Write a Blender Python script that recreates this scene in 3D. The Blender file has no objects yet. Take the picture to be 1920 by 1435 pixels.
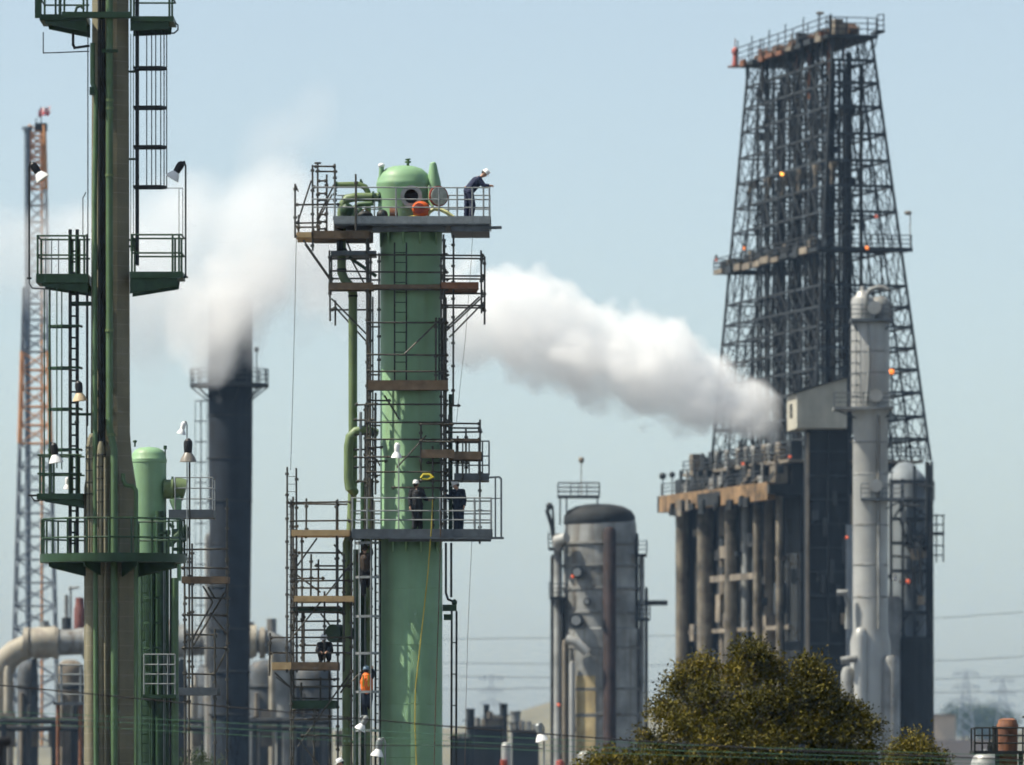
import bpy, math, random
from mathutils import Vector, Matrix
R = math.radians
random.seed(7)
sc = bpy.context.scene
COL = sc.collection
# ---------------------------------------------------------------- camera, sky, sun, exposure
F = 13400.0          # focal length in pixels of the 1920 px wide photograph
HC = 10.0            # camera height
HOR = 1390.0         # pixel row of the horizon
cam = bpy.data.cameras.new('camera')
co = bpy.data.objects.new('camera', cam); COL.objects.link(co)
co.location = (0, 0, HC); co.rotation_euler = (R(90), 0, 0)
cam.sensor_width = 36; cam.lens = F / 1920 * 36
cam.shift_y = (HOR - 717.5) / 1920
cam.clip_start = 1; cam.clip_end = 12000
cam.dof.use_dof = True; cam.dof.focus_distance = 226; cam.dof.aperture_fstop = 1.55
sc.camera = co
SUN_EL, SUN_AZ = R(55), R(-95)      # azimuth measured from +Y towards +X
w = bpy.data.worlds.new('World'); sc.world = w; w.use_nodes = True
nt = w.node_tree; nt.nodes.clear()
sky = nt.nodes.new('ShaderNodeTexSky'); sky.sky_type = 'NISHITA'; sky.sun_disc = False
sky.sun_elevation = SUN_EL; sky.sun_rotation = SUN_AZ
sky.altitude = 0; sky.air_density = 0.74; sky.dust_density = 0.95; sky.ozone_density = 2.4
bg = nt.nodes.new('ShaderNodeBackground'); bg.inputs[1].default_value = 0.105
wo = nt.nodes.new('ShaderNodeOutputWorld')
hs = nt.nodes.new('ShaderNodeHueSaturation'); hs.inputs['Saturation'].default_value = .70
nt.links.new(sky.outputs[0], hs.inputs['Color']); wb = nt.nodes.new('ShaderNodeMixRGB'); wb.blend_type = 'MULTIPLY'; wb.inputs[0].default_value = 1; wb.inputs[2].default_value = (.985, 1.0, .935, 1)
nt.links.new(hs.outputs[0], wb.inputs[1]); nt.links.new(wb.outputs[0], bg.inputs[0]); nt.links.new(bg.outputs[0], wo.inputs[0])
sl = bpy.data.lights.new('sun', 'SUN'); sl.energy = 5.0; sl.angle = R(0.53); sl.color = (1, .935, .80)
so = bpy.data.objects.new('sun', sl); COL.objects.link(so)
sdir = Vector((math.sin(SUN_AZ)*math.cos(SUN_EL), math.cos(SUN_AZ)*math.cos(SUN_EL), math.sin(SUN_EL)))
so.rotation_euler = sdir.to_track_quat('Z', 'Y').to_euler(); so.location = (0, 0, 200)
sc.view_settings.view_transform = 'Standard'; sc.view_settings.look = 'None'
sc.view_settings.exposure = 0.6; sc.view_settings.gamma = 1
sc.render.engine = 'CYCLES'
cy = sc.cycles
cy.use_denoising = True
try: cy.denoiser = 'OPENIMAGEDENOISE'
except Exception: pass
cy.max_bounces = 18; cy.diffuse_bounces = 3; cy.glossy_bounces = 2; cy.transmission_bounces = 2
cy.volume_bounces = 16
cy.use_adaptive_sampling = True; cy.adaptive_threshold = .035; cy.adaptive_min_samples = 12; cy.transparent_max_bounces = 16
cy.volume_max_steps = 256
cy.filter_width = 1.7

# ---------------------------------------------------------------- helpers
class M:
    """collects shapes, build() links them as ONE mesh object"""
    def __init__(s): s.v = []; s.f = []; s.mi = []; s.cur = 0
    def add(s, vs, fs):
        o = len(s.v); s.v += [Vector(a) for a in vs]
        s.f += [tuple(i + o for i in f) for f in fs]; s.mi += [s.cur] * len(fs); return s
    def box(s, x0, x1, y0, y1, z0, z1):
        vs = [(x, y, z) for z in (z0, z1) for y in (y0, y1) for x in (x0, x1)]
        return s.add(vs, [(0,2,3,1),(4,5,7,6),(0,1,5,4),(2,6,7,3),(0,4,6,2),(1,3,7,5)])
    def tube(s, p, q, r, n=6, r2=None, cap=True):
        p = Vector(p); q = Vector(q); r2 = r if r2 is None else r2
        d = (q - p)
        if d.length < 1e-6: return s
        d.normalize(); a = d.orthogonal().normalized(); b = d.cross(a)
        vs = []
        for c, rr in ((p, r), (q, r2)):
            for i in range(n):
                t = 2*math.pi*i/n; vs.append(c + a*(rr*math.cos(t)) + b*(rr*math.sin(t)))
        fs = [(i, (i+1) % n, n+(i+1) % n, n+i) for i in range(n)]
        if cap: fs += [tuple(range(n-1, -1, -1)), tuple(range(n, 2*n))]
        return s.add(vs, fs)
    def path(s, pts, r, n=8, closed=False):
        pts = [Vector(p) for p in pts]; N = len(pts); rings = []
        a = None; vs = []
        rs = r if isinstance(r, (list, tuple)) else [r]*N
        for i, p in enumerate(pts):
            d0 = (pts[i]-pts[i-1]) if (i or closed) else None
            d1 = (pts[(i+1) % N]-pts[i]) if (i < N-1 or closed) else None
            t = ((d0.normalized() if d0 else Vector()) + (d1.normalized() if d1 else Vector())).normalized()
            a = t.orthogonal().normalized() if a is None else (a - t*a.dot(t)).normalized()
            b = t.cross(a)
            sc_ = 1.0
            if d0 and d1: sc_ = 1/max(.5, math.cos(d0.angle(d1)/2))
            for k in range(n):
                th = 2*math.pi*k/n; vs.append(p + (a*math.cos(th)+b*math.sin(th))*rs[i]*sc_)
        fs = []
        for i in range(N if closed else N-1):
            j = (i+1) % N
            for k in range(n): fs.append((i*n+k, i*n+(k+1) % n, j*n+(k+1) % n, j*n+k))
        if not closed: fs += [tuple(range(n-1, -1, -1)), tuple(range((N-1)*n, N*n))]
        return s.add(vs, fs)
    def lathe(s, cx, cy, prof, n=32, a0=0., a1=2*math.pi):
        full = abs(a1-a0-2*math.pi) < 1e-6; m = n if full else n+1
        vs = []; 
        for r, z in prof:
            for i in range(m):
                t = a0+(a1-a0)*i/n; vs.append((cx+max(r, 1e-4)*math.cos(t), cy+max(r, 1e-4)*math.sin(t), z))
        fs = []
        for j in range(len(prof)-1):
            for i in range(n):
                k = (i+1) % m; fs.append((j*m+i, j*m+k, (j+1)*m+k, (j+1)*m+i))
        if full:
            fs += [tuple(range(m-1, -1, -1)), tuple(range((len(prof)-1)*m, len(prof)*m))]
        return s.add(vs, fs)
    def prism(s, poly, vec):
        poly = [Vector(p) for p in poly]; vec = Vector(vec); n = len(poly)
        vs = poly + [p+vec for p in poly]
        return s.add(vs, [tuple(range(n-1, -1, -1)), tuple(range(n, 2*n))] + [(i, (i+1) % n, n+(i+1) % n, n+i) for i in range(n)])
    def ring(s, cx, cy, r0, r1, z0, z1, a0=0., a1=2*math.pi, n=32):
        full = abs(a1-a0-2*math.pi) < 1e-6; m = n if full else n+1; vs = []
        for r, z in ((r0, z0), (r1, z0), (r1, z1), (r0, z1)):
            for i in range(m):
                t = a0+(a1-a0)*i/n; vs.append((cx+r*math.cos(t), cy+r*math.sin(t), z))
        fs = []
        for j in range(4):
            for i in range(n):
                k = (i+1) % m; j2 = (j+1) % 4; fs.append((j*m+i, j*m+k, j2*m+k, j2*m+i))
        if not full: fs += [(0, m, 2*m, 3*m), (n, 3*m+n, 2*m+n, m+n)]
        return s.add(vs, fs)
    def ell(s, c, rx, ry, rz, n=12, m=8, rot=None):
        c = Vector(c); vs = []
        for j in range(m+1):
            ph = -math.pi/2 + math.pi*j/m
            for i in range(n):
                t = 2*math.pi*i/n
                p = Vector((rx*max(math.cos(ph), 1e-3)*math.cos(t), ry*max(math.cos(ph), 1e-3)*math.sin(t), rz*math.sin(ph)))
                vs.append(c + (rot @ p if rot else p))
        fs = [(j*n+i, j*n+(i+1) % n, (j+1)*n+(i+1) % n, (j+1)*n+i) for j in range(m) for i in range(n)]
        fs += [tuple(range(n-1, -1, -1)), tuple(range(m*n, (m+1)*n))]
        return s.add(vs, fs)
    def beam(s, p, q, w, h):
        p = Vector(p); q = Vector(q); d = (q-p).normalized()
        up = Vector((0, 0, 1)) if abs(d.z) < .95 else Vector((0, 1, 0))
        a = d.cross(up).normalized()*(w/2); b = a.cross(d).normalized()*(h/2)
        vs = [c + sa*a + sb*b for c in (p, q) for sa, sb in ((-1,-1),(1,-1),(1,1),(-1,1))]
        return s.add(vs, [(0,3,2,1),(4,5,6,7)] + [(i, (i+1) % 4, 4+(i+1) % 4, 4+i) for i in range(4)])
    def caps(s, a, b, ra, rb, n=10):
        s.tube(a, b, ra, n, rb); s.ell(a, ra, ra, ra, n, 6); s.ell(b, rb, rb, rb, n, 6); return s
    def build(s, name, mat, parent=None, smooth=True):
        off = Vector(); p = parent
        while p is not None: off += p.location; p = p.parent
        me = bpy.data.meshes.new(name)
        me.from_pydata([tuple(v-off) for v in s.v], [], s.f)
        for m_ in (mat if isinstance(mat, (list, tuple)) else [mat]): me.materials.append(m_)
        if any(s.mi): me.polygons.foreach_set('material_index', s.mi)
        if smooth:
            me.polygons.foreach_set('use_smooth', [True]*len(me.polygons))
            me.set_sharp_from_angle(angle=R(38))
        o = bpy.data.objects.new(name, me); COL.objects.link(o); o.parent = parent
        return o
def tag(o, label=None, cat=None, group=None, kind=None):
    if label: o['label'] = label
    if cat: o['category'] = cat
    if group: o['group'] = group
    if kind: o['kind'] = kind
    return o
def empty(name, loc, label, cat, group=None):
    o = bpy.data.objects.new(name, None); COL.objects.link(o); o.location = loc
    o.empty_display_size = .2
    return tag(o, label, cat, group)
def copy_tree(o, parent=None):
    c = o.copy(); COL.objects.link(c); c.parent = parent
    for ch in list(o.children): copy_tree(ch, c)
    return c
class S:
    """a vertical plane at distance Y; p() turns photo pixels into a point on it"""
    def __init__(s, Y): s.Y = Y; s.k = Y/F
    def p(s, px, py, d=0.): return Vector(((px-960)*s.k, s.Y+d, HC+(HOR-py)*s.k))
    def x(s, px): return (px-960)*s.k
    def z(s, py): return HC+(HOR-py)*s.k

# ---------------------------------------------------------------- materials
def lin(r, g, b):
    def c(v):
        v /= 255.; return v/12.92 if v <= .04045 else ((v+.055)/1.055)**2.4
    return (c(r), c(g), c(b))
def mat(name, col, rough=.6, metal=0., var=.25, scale=3., streak=0., streak_col=None, bump=.0, spec=.4, bscale=30.):
    m = bpy.data.materials.new(name); m.use_nodes = True
    t = m.node_tree; b = t.nodes['Principled BSDF']
    b.inputs['Roughness'].default_value = rough; b.inputs['Metallic'].default_value = metal
    b.inputs['Specular IOR Level'].default_value = spec
    tc = t.nodes.new('ShaderNodeTexCoord')
    n = t.nodes.new('ShaderNodeTexNoise'); n.inputs['Scale'].default_value = scale; n.inputs['Detail'].default_value = 5
    t.links.new(tc.outputs['Object'], n.inputs['Vector'])
    r = t.nodes.new('ShaderNodeValToRGB')
    r.color_ramp.elements[0].position = .3; r.color_ramp.elements[1].position = .7
    r.color_ramp.elements[0].color = (*[c*(1-var) for c in col], 1)
    r.color_ramp.elements[1].color = (*[min(1, c*(1+var*.7)) for c in col], 1)
    t.links.new(n.outputs[0], r.inputs[0]); out = r.outputs[0]
    if streak > 0:
        mp = t.nodes.new('ShaderNodeMapping'); mp.inputs['Scale'].default_value = (scale*3, scale*3, scale*.12)
        t.links.new(tc.outputs['Object'], mp.inputs[0])
        n2 = t.nodes.new('ShaderNodeTexNoise'); n2.inputs['Scale'].default_value = 1; n2.inputs['Detail'].default_value = 4
        t.links.new(mp.outputs[0], n2.inputs['Vector'])
        r2 = t.nodes.new('ShaderNodeValToRGB'); r2.color_ramp.elements[0].position = .5; r2.color_ramp.elements[1].position = .72
        r2.color_ramp.elements[1].color = (streak, streak, streak, 1)
        t.links.new(n2.outputs[0], r2.inputs[0])
        mx = t.nodes.new('ShaderNodeMixRGB'); t.links.new(r2.outputs[0], mx.inputs[0]); t.links.new(out, mx.inputs[1])
        mx.inputs[2].default_value = (*(streak_col or [c*.4 for c in col]), 1); out = mx.outputs[0]
    t.links.new(out, b.inputs['Base Color'])
    if bump > 0:
        n3 = t.nodes.new('ShaderNodeTexNoise'); n3.inputs['Scale'].default_value = bscale; n3.inputs['Detail'].default_value = 4
        t.links.new(tc.outputs['Object'], n3.inputs['Vector'])
        bp = t.nodes.new('ShaderNodeBump'); bp.inputs['Strength'].default_value = bump; bp.inputs['Distance'].default_value = .05
        t.links.new(n3.outputs[0], bp.inputs['Height']); t.links.new(bp.outputs[0], b.inputs['Normal'])
    return m
def glow(name, col, strength):
    m = bpy.data.materials.new(name); m.use_nodes = True; b = m.node_tree.nodes['Principled BSDF']
    b.inputs['Base Color'].default_value = (*col, 1); b.inputs['Emission Color'].default_value = (*col, 1)
    b.inputs['Emission Strength'].default_value = strength; return m
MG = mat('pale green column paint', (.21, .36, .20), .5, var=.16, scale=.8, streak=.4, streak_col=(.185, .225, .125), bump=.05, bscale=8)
MG2 = mat('olive green pipe paint', (.14, .195, .085), .5, var=.15, scale=1.5, streak=.3)
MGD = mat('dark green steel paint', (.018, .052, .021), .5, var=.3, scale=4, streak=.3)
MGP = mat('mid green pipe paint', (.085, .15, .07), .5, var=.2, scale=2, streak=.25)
MDK = mat('dark tarnished steel', (.012, .014, .012), .6, var=.4, scale=4)
MSC = mat('weathered scaffold tube', (.065, .06, .048), .55, .2, var=.4, scale=5)
MGV = mat('galvanised steel', (.27, .29, .29), .5, .35, var=.2, scale=5, streak=.25)
MGV2 = mat('grey steel decking', (.11, .125, .135), .55, .3, var=.25, scale=4)
MWD = mat('new scaffold board', (.52, .36, .18), .75, var=.2, scale=3, streak=.3, streak_col=(.34, .22, .10))
MWO = mat('weathered scaffold board', (.15, .105, .065), .8, var=.35, scale=4)
MWH = mat('white enamel', (.80, .80, .78), .4, var=.06, scale=6)
MBK = mat('black housing', (.012, .012, .014), .5, var=.2)
MRD = mat('red oxide paint', (.30, .05, .03), .6, var=.25)
MOR = mat('orange plastic', (.55, .10, .02), .35, var=.15)
MYL = mat('yellow hose', (.45, .36, .05), .6, var=.25)
MBR = mat('brown hose', (.10, .06, .03), .7, var=.25)
MRUST = mat('rusty steel', (.20, .085, .045), .8, var=.45, scale=3, streak=.5, streak_col=(.07, .03, .02), bump=.2)
MLAMP = glow('orange lamp glass', (1, .25, .03), .7)
MLAMP2 = glow('hot lamp glass', (1, .42, .06), 2.2)
# ---------------------------------------------------------------- ground, hills
def ground_mat():
    m = mat('dark industrial ground', (.075, .070, .06), .9, var=.35, scale=.01); return m
g = M()
N = 40
for j in range(N):
    for i in range(N):
        x0 = -2400+4800*i/N; x1 = -2400+4800*(i+1)/N; y0 = -60+4460*j/N; y1 = -60+4460*(j+1)/N
        g.add([(x0, y0, 0), (x1, y0, 0), (x1, y1, 0), (x0, y1, 0)], [(0, 1, 2, 3)])
tag(g.build('ground', ground_mat(), smooth=False), 'flat dry industrial ground under the plant', kind='structure')
MHILL = mat('dry grass hill', (.15, .13, .07), .95, var=.4, scale=.02)
def hillz(x):
    return 16 + 7*math.sin(x*.009+1) + 5*math.sin(x*.021+.4) + 3*math.sin(x*.06) + (10 if x > 230 else 0)*min(1, max(0, (x-230)/60))
h = M(); vs = []; fs = []
xs = [-1500+3000*i/150 for i in range(151)]
for j, (yy, s_) in enumerate(((2850, 0), (2950, .5), (3100, .9), (3250, 1), (3500, .6), (3900, -.05))):
    for x in xs: vs.append((x, yy, -0.5 + s_*hillz(x) + (0 if s_ <= 0 else random.uniform(-.8, .8))))
for j in range(5):
    for i in range(150): fs.append((j*151+i, j*151+i+1, (j+1)*151+i+1, (j+1)*151+i))
h.add(vs, fs)
tag(h.build('hills', MHILL), 'low dry hills on the horizon', kind='structure')

# ---------------------------------------------------------------- small builders
def rail_mesh(pts, hgt, nr=3, r=.022, posts=True, mid=None):
    """railing over a polyline of base points"""
    m = M()
    for p in pts:
        if posts: m.tube(p, Vector(p)+Vector((0, 0, hgt)), r*1.15, 6)
    for k in range(nr):
        z = hgt*(1-k/nr)
        for a, b in zip(pts[:-1], pts[1:]):
            m.tube(Vector(a)+Vector((0, 0, z)), Vector(b)+Vector((0, 0, z)), r, 6)
    return m
def circ(cx, cy, r, z, a0, a1, n):
    return [Vector((cx+r*math.cos(a0+(a1-a0)*i/n), cy+r*math.sin(a0+(a1-a0)*i/n), z)) for i in range(n+1)]
def ladder_mesh(p, q, wvec, r=.022, step=.3):
    m = M(); p = Vector(p); q = Vector(q); wv = Vector(wvec)
    m.tube(p, q, r*1.3, 6); m.tube(p+wv, q+wv, r*1.3, 6)
    L = (q-p).length; n = int(L/step)
    for i in range(1, n): a = p.lerp(q, i/n); m.tube(a, a+wv, r*.7, 5)
    return m
def cage_mesh(cx, cy, r, z0, z1, nb=7, nh=5, a0=-math.pi, a1=0., rb=.014):
    """hoops and upright bars round a ladder"""
    m = M(); 
    for i in range(nh):
        z = z0+(z1-z0)*i/(nh-1); P = circ(cx, cy, r, z, a0, a1, 12)
        for a, b in zip(P[:-1], P[1:]): m.beam(a, b, .02, .07)
    for i in range(nb):
        t = a0+(a1-a0)*i/(nb-1)
        m.tube((cx+r*math.cos(t), cy+r*math.sin(t), z0), (cx+r*math.cos(t), cy+r*math.sin(t), z1), rb, 5)
    return m
def floodlight(loc, tilt, label, group, pole=None, shade=MWH, house=MBK, size=1., arm=None, hook=None):
    """bell-shaped floodlight head on a pole; tilt leans the mouth to +x; pole = world point of pole foot"""
    loc = Vector(loc)
    base = Vector(pole) if pole is not None else loc
    t = empty('floodlight', base, label, 'floodlight', group)
    rot = Matrix.Rotation(-tilt, 3, 'Y')
    def lat(prof):
        m = M(); m.lathe(0, 0, [(r*size, z*size) for r, z in prof], 20); m.v = [loc + rot @ v for v in m.v]; return m
    lat([(.0, .26), (.05, .26), (.075, .22), (.10, .20), (.11, .12), (.10, -.02), (.09, -.10)]).build('housing', house, t)
    lat([(.095, -.08), (.12, -.12), (.17, -.20), (.205, -.30), (.195, -.30), (.15, -.20), (.10, -.13)]).build('shade', shade, t)
    lat([(.0, -.24), (.05, -.23), (.08, -.17), (.06, -.13), (0, -.12)]).build('bulb', MWH, t)
    if pole is not None:
        m = M(); top = loc + rot @ Vector((0, 0, .24*size))
        m.path([base, Vector((base.x, base.y, top.z-.10)), Vector((base.x*.6+top.x*.4, base.y, top.z+.02)), top], .02*size+.006, 6)
        m.tube(base, base+Vector((0, 0, .05)), .07, 8)
        m.build('pole', MDK if house is MBK else MGV, t)
    return t

# ================================================================ A. left foreground tower
A = S(200); ka = A.k
def stack_mat():
    m = mat('fireproofing concrete', (.195, .18, .12), .85, var=.22, scale=1.2, streak=.35, streak_col=(.11, .10, .07), bump=.3, bscale=20)
    t = m.node_tree; b = t.nodes['Principled BSDF']; src = b.inputs['Base Color'].links[0].from_socket
    tc = t.nodes.new('ShaderNodeTexCoord'); sp = t.nodes.new('ShaderNodeSeparateXYZ'); t.links.new(tc.outputs['Object'], sp.inputs[0])
    def line(sock, mul, w):
        a = t.nodes.new('ShaderNodeMath'); a.operation = 'MULTIPLY'; a.inputs[1].default_value = mul; t.links.new(sock, a.inputs[0])
        f_ = t.nodes.new('ShaderNodeMath'); f_.operation = 'FRACT'; t.links.new(a.outputs[0], f_.inputs[0])
        l = t.nodes.new('ShaderNodeMath'); l.operation = 'LESS_THAN'; l.inputs[1].default_value = w; t.links.new(f_.outputs[0], l.inputs[0]); return l.outputs[0]
    ls = line(sp.outputs[2], 2.45, .06)
    mx = t.nodes.new('ShaderNodeMixRGB'); mx.inputs[2].default_value = (.29, .26, .21, 1)
    sm = t.nodes.new('ShaderNodeMath'); sm.operation = 'MULTIPLY'; sm.inputs[1].default_value = .45; t.links.new(ls, sm.inputs[0])
    t.links.new(sm.outputs[0], mx.inputs[0]); t.links.new(src, mx.inputs[1]); t.links.new(mx.outputs[0], b.inputs['Base Color'])
    return m
MST = stack_mat()
cx = A.x(206); T1 = empty('concrete_tower', (cx, 200, 0), 'tall concrete clad tower with green pipes and platforms cut by the left top edge', 'tower')
m = M(); r1 = 38*ka
m.lathe(A.x(207), 200, [(52*ka, 0), (52*ka, A.z(915)), (43*ka, A.z(860)), (39*ka, A.z(810)), (r1, A.z(500)), (36*ka, A.z(-60)), (34*ka, A.z(-60)-.01)], 8, R(22.5), R(382.5))
sh = m.build('shaft', MST, T1, smooth=False)
# lit pilasters with rounded wrapped heads on the left of the lower shaft
for px, w_, d, top in ((176, 13, -.55, 815), (192, 9, -.72, 830), (167, 9, -.1, 905)):
    m = M(); x = A.x(px); r = w_*ka
    m.lathe(x, 200+d, [(r, 0), (r, A.z(top+60)), (r*.92, A.z(top+25)), (r*.75, A.z(top+8)), (r*.4, A.z(top)), (.01, A.z(top-1))], 10)
    pl = m.build('pilaster', MST, T1)
    m = M()
    for i in range(5):
        z = A.z(top+25+i*22); m.path(circ(x, 200+d, r*1.03, z, 0, 2*math.pi, 10), .012, 4)
    for i in range(4):
        t = R(-160+45*i); m.tube((x+r*1.03*math.cos(t), 200+d+r*1.03*math.sin(t), A.z(top+22)), (x+r*1.03*math.cos(t), 200+d+r*1.03*math.sin(t), A.z(1050)), .012, 4)
    m.build('wire_mesh', MDK, pl)
# pipes on the front
def apipe(name, pts, r, mt, n=10): 
    m = M(); m.path([A.p(*q) for q in pts], r, n); return m.build(name, mt, T1)
apipe('riser_pipe', [(208, -70, -.72), (208, 805, -.72), (217, 845, -.85), (217, 1500, -.85)], 6.6*ka, MGP)
m = M()
for py in (190, 205, 330, 620, 815): m.tube(A.p(208 if py < 800 else 211, py, -.72 if py < 800 else -.76), A.p(208 if py < 800 else 211, py+5, -.72 if py < 800 else -.76), 8.2*ka, 10)
m.build('pipe_flange', MYL if False else MG2, T1)
apipe('riser_pipe', [(176, 85, -.62), (176, 160, -.62), (183, 178, -.66), (180, 380, -.66), (181, 820, -.7), (184, 1500, -.92)], 4.6*ka, MGP)
apipe('conduit', [(166, 62, -.3), (166, 800, -.3)], 1.1*ka, MDK, 6)
apipe('conduit', [(189, -60, -.68), (190, 830, -.7)], 3.5*ka, MDK)
apipe('conduit', [(196, -60, -.62), (197, 1500, -.66)], 3.6*ka, MDK)
apipe('conduit', [(201, 860, -.86), (201, 1500, -.86)], 3.0*ka, MST)
apipe('conduit', [(163, 440, -.1), (163, 1050, -.1)], 1.5*ka, MDK)
apipe('drain_pipe', [(234, 890, -.8), (234, 902, -.8), (239, 912, -.8), (252, 914, -.8), (258, 922, -.8), (258, 1500, -.86)], 4.2*ka, MGP)
apipe('nozzle_pipe', [(82, 62, -.2), (82, 101, -.2), (112, 100, -.2), (168, 97, -.1)], 1.1*ka, MDK, 6)
apipe('nozzle_pipe', [(137, 62, 0), (137, 84, 0), (140, 90, 0), (168, 86, 0)], 2.6*ka, MDK, 8)
apipe('nozzle_pipe', [(142, 30, -.5), (146, 18, -.5), (153, 15, -.5), (160, 22, -.5)], 2.4*ka, MGD, 8)
m = M()
m.box(A.x(171), A.x(180), 199.2, 199.5, A.z(182), A.z(168)); m.box(A.x(194), A.x(224), 199.15, 199.22, A.z(104), A.z(98))
m.build('pipe_clamp', MGD, T1)
# platforms
def plat(x0, x1, yt, yb, d0, d1, tip_y, wide_y, side, rails, posts, railpts=None, rh=None, rmat=MGD):
    """platform cantilevered from the tower: deck box, two tapered gussets, railing"""
    m = M(); m.box(A.x(x0), A.x(x1), 200+d0, 200+d1, A.z(yb), A.z(yt))
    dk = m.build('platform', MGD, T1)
    for d in (d0+.06, d1-.12):
        m = M(); zb = A.z(yb)-.002
        xa, xb = (A.x(x1), A.x(x0)) if side < 0 else (A.x(x0), A.x(x1))
        m.prism([(xa, 200+d, zb), (xb+(xa-xb)*.1, 200+d, zb), (xb+(xa-xb)*.12, 200+d, A.z(tip_y)), (xa, 200+d, A.z(wide_y))], (0, .05, 0))
        m.build('bracket', MGD, dk)
    m = M()
    for dd in (d0+.04, d1-.04):
        for px in posts: m.tube(A.p(px, yt, dd), A.p(px, rails[0], dd), .032, 6)
        for py in rails: m.tube(A.p(x0+2, py, dd), A.p(x1-2, py, dd), .026, 6)
    xo = x0+2 if side < 0 else x1-2
    for py in rails: m.tube(A.p(xo, py, d0+.04), A.p(xo, py, d1-.04), .026, 6)
    m.build('railing', rmat, dk)
    return dk
p1 = plat(78, 166, 33, 44, -.9, .9, 50, 66, -1, (-35, 4), (80, 108, 117, 160))
m = M(); m.beam(A.p(75, 40, -.9), A.p(75, -60, -.9), .16, .16); m.build('post', MGD, p1)
m = M(); m.box(A.x(120), A.x(250), 200-1.0, 200-.75, A.z(40), A.z(29)); m.build('fascia', MGD, p1)
p1b = plat(247, 328, 36, 46, -.8, .9, 60, 63, 1, (-35, 0), (248, 320))
m = M(); m.path([A.p(328, 42, .2), A.p(333, 46, .2), A.p(333, 55, .2), A.p(326, 61, .2), A.p(270, 63, .2)], 1.4*ka, 6); m.build('pipe_loop', MDK, p1b)
p2 = plat(71, 168, 517, 534, -.8, .8, 540, 553, -1, (446, 482), (74, 133, 146, 161))
m = M()
for px in (87, 98, 111): m.tube(A.p(px, 448, -.3), A.p(px, 520, -.3), 1.1*ka, 6)
m.path([A.p(57, 526, -.5), A.p(57, 534, -.5), A.p(63, 543, -.5), A.p(104, 545, -.5)], 1.2*ka, 6); m.build('conduit_loop', MGV2, p2)
p2b = plat(246, 345, 513, 525, -.8, .8, 540, 554, 1, (444, 478), (250, 326, 338))
m = M()
for px in (335, 342): m.tube(A.p(px, 352, .2), A.p(px, 445, .2), .7*ka, 5)
m.tube(A.p(313, 352, .2), A.p(342, 352, .2), .7*ka, 5); m.build('conduit_loop', MDK, p2b)
p3 = plat(72, 158, 927, 938, -.7, .7, 940, 953, -1, (855, 890), (78, 98, 133, 146))
m = M(); m.path([A.p(60, 932, -.3), A.p(66, 940, -.3), A.p(75, 940, -.3)], 1.3*ka, 6); m.tube(A.p(55, 930, -.3), A.p(76, 930, -.3), .03, 6); m.build('stub_pipe', MDK, p3)
# big round platform
RC = 137*ka; xc = A.x(212)
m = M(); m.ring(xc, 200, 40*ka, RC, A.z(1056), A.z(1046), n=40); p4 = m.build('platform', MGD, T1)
for i in range(8):
    a = R(22.5+45*i); c, s_ = math.cos(a), math.sin(a); zb = A.z(1056)-.002
    m = M(); m.prism([(xc+.5*c, 200+.5*s_, zb), (xc+RC*.93*c, 200+RC*.93*s_, zb), (xc+RC*.93*c, 200+RC*.93*s_, zb-.12), (xc+.5*c, 200+.5*s_, zb-.45)], (-s_*.05, c*.05, 0))
    m.build('bracket', MGD, p4)
m = rail_mesh(circ(xc, 200, RC-.05, A.z(1046), 0, 2*math.pi, 20), 71*ka, 2, .026)
m.ring(xc, 200, RC-.02, RC, A.z(1046), A.z(1040), n=40)
m.build('railing', MGD, p4)
# ladders
l1 = ladder_mesh(A.p(257, 497, -.15), A.p(257, -60, -.15), (0, .42, 0), .035); l1 = l1.build('ladder', MDK, T1)
m = M()
for py in (128, 202, 276, 351):
    P = [A.p(250, py, -.2), A.p(300, py, -.28), A.p(312, py, 0), A.p(312, py, .2), A.p(300, py, .42), A.p(250, py, .42)]
    for a, b in zip(P[:-1], P[1:]): m.beam(a, b, .03, 5*ka)
for px, d in ((276, -.24), (283, .43), (293, -.27), (300, .43), (308, -.1), (312, .2)): m.tube(A.p(px, 351, d), A.p(px, 40, d), 1.1*ka, 5)
m.build('cage', MDK, l1)
m = M()
for py in (134, 298, 450, 462): m.beam(A.p(240, py, .1), A.p(258, py, .1), .05, 4*ka)
for q in (244, 249): m.tube(A.p(q, 62, .3), A.p(q, 470, .3), .8*ka, 5)
m.build('ladder_bracket', MGD, l1)
l2 = ladder_mesh(A.p(133, 1040, -.35), A.p(133, 432, -.35), (13*ka*1.0, .05, 0), .04); l2 = l2.build('ladder', MDK, T1)
m = M()
for py in (614, 692, 769, 845):
    P = [A.p(155, py, -.25), A.p(152, py, -.75), A.p(120, py, -.85), A.p(96, py, -.6), A.p(92, py, -.35), A.p(98, py, 0), A.p(130, py, .05)]
    for a, b in zip(P[:-1], P[1:]): m.beam(a, b, .03, 4.2*ka)
for px, d in ((85, -.4), (96, -.62), (110, -.78), (116, -.02)): m.tube(A.p(px, 930 if px < 100 else 880, d), A.p(px, 545, d), 1.3*ka if px != 96 else 2.2*ka, 5)
m.build('cage', MGD, l2)
m = M()
for py in (571, 778): m.beam(A.p(135, py, -.3), A.p(172, py, -.3), .06, 8*ka if py < 600 else 5*ka)
m.build('ladder_bracket', MGD, l2)
m = M(); m.path([A.p(161, 360, .1), A.p(155, 371, .1), A.p(155, 445, .1)], 1.0*ka, 5); m.build('vent_pipe', MDK, T1)
G = 'bell floodlights on the platforms of the concrete tower'
floodlight(A.p(71, 322, -.5), R(35), 'black bell floodlight with white mouth tilted right, on thin pole left of the tower', G, A.p(57, 526, -.5))
floodlight(A.p(334, 320, -.3), R(-32), 'black bell floodlight tilted left on the thin pole right of the tower', G, A.p(349, 523, -.3))
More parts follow.
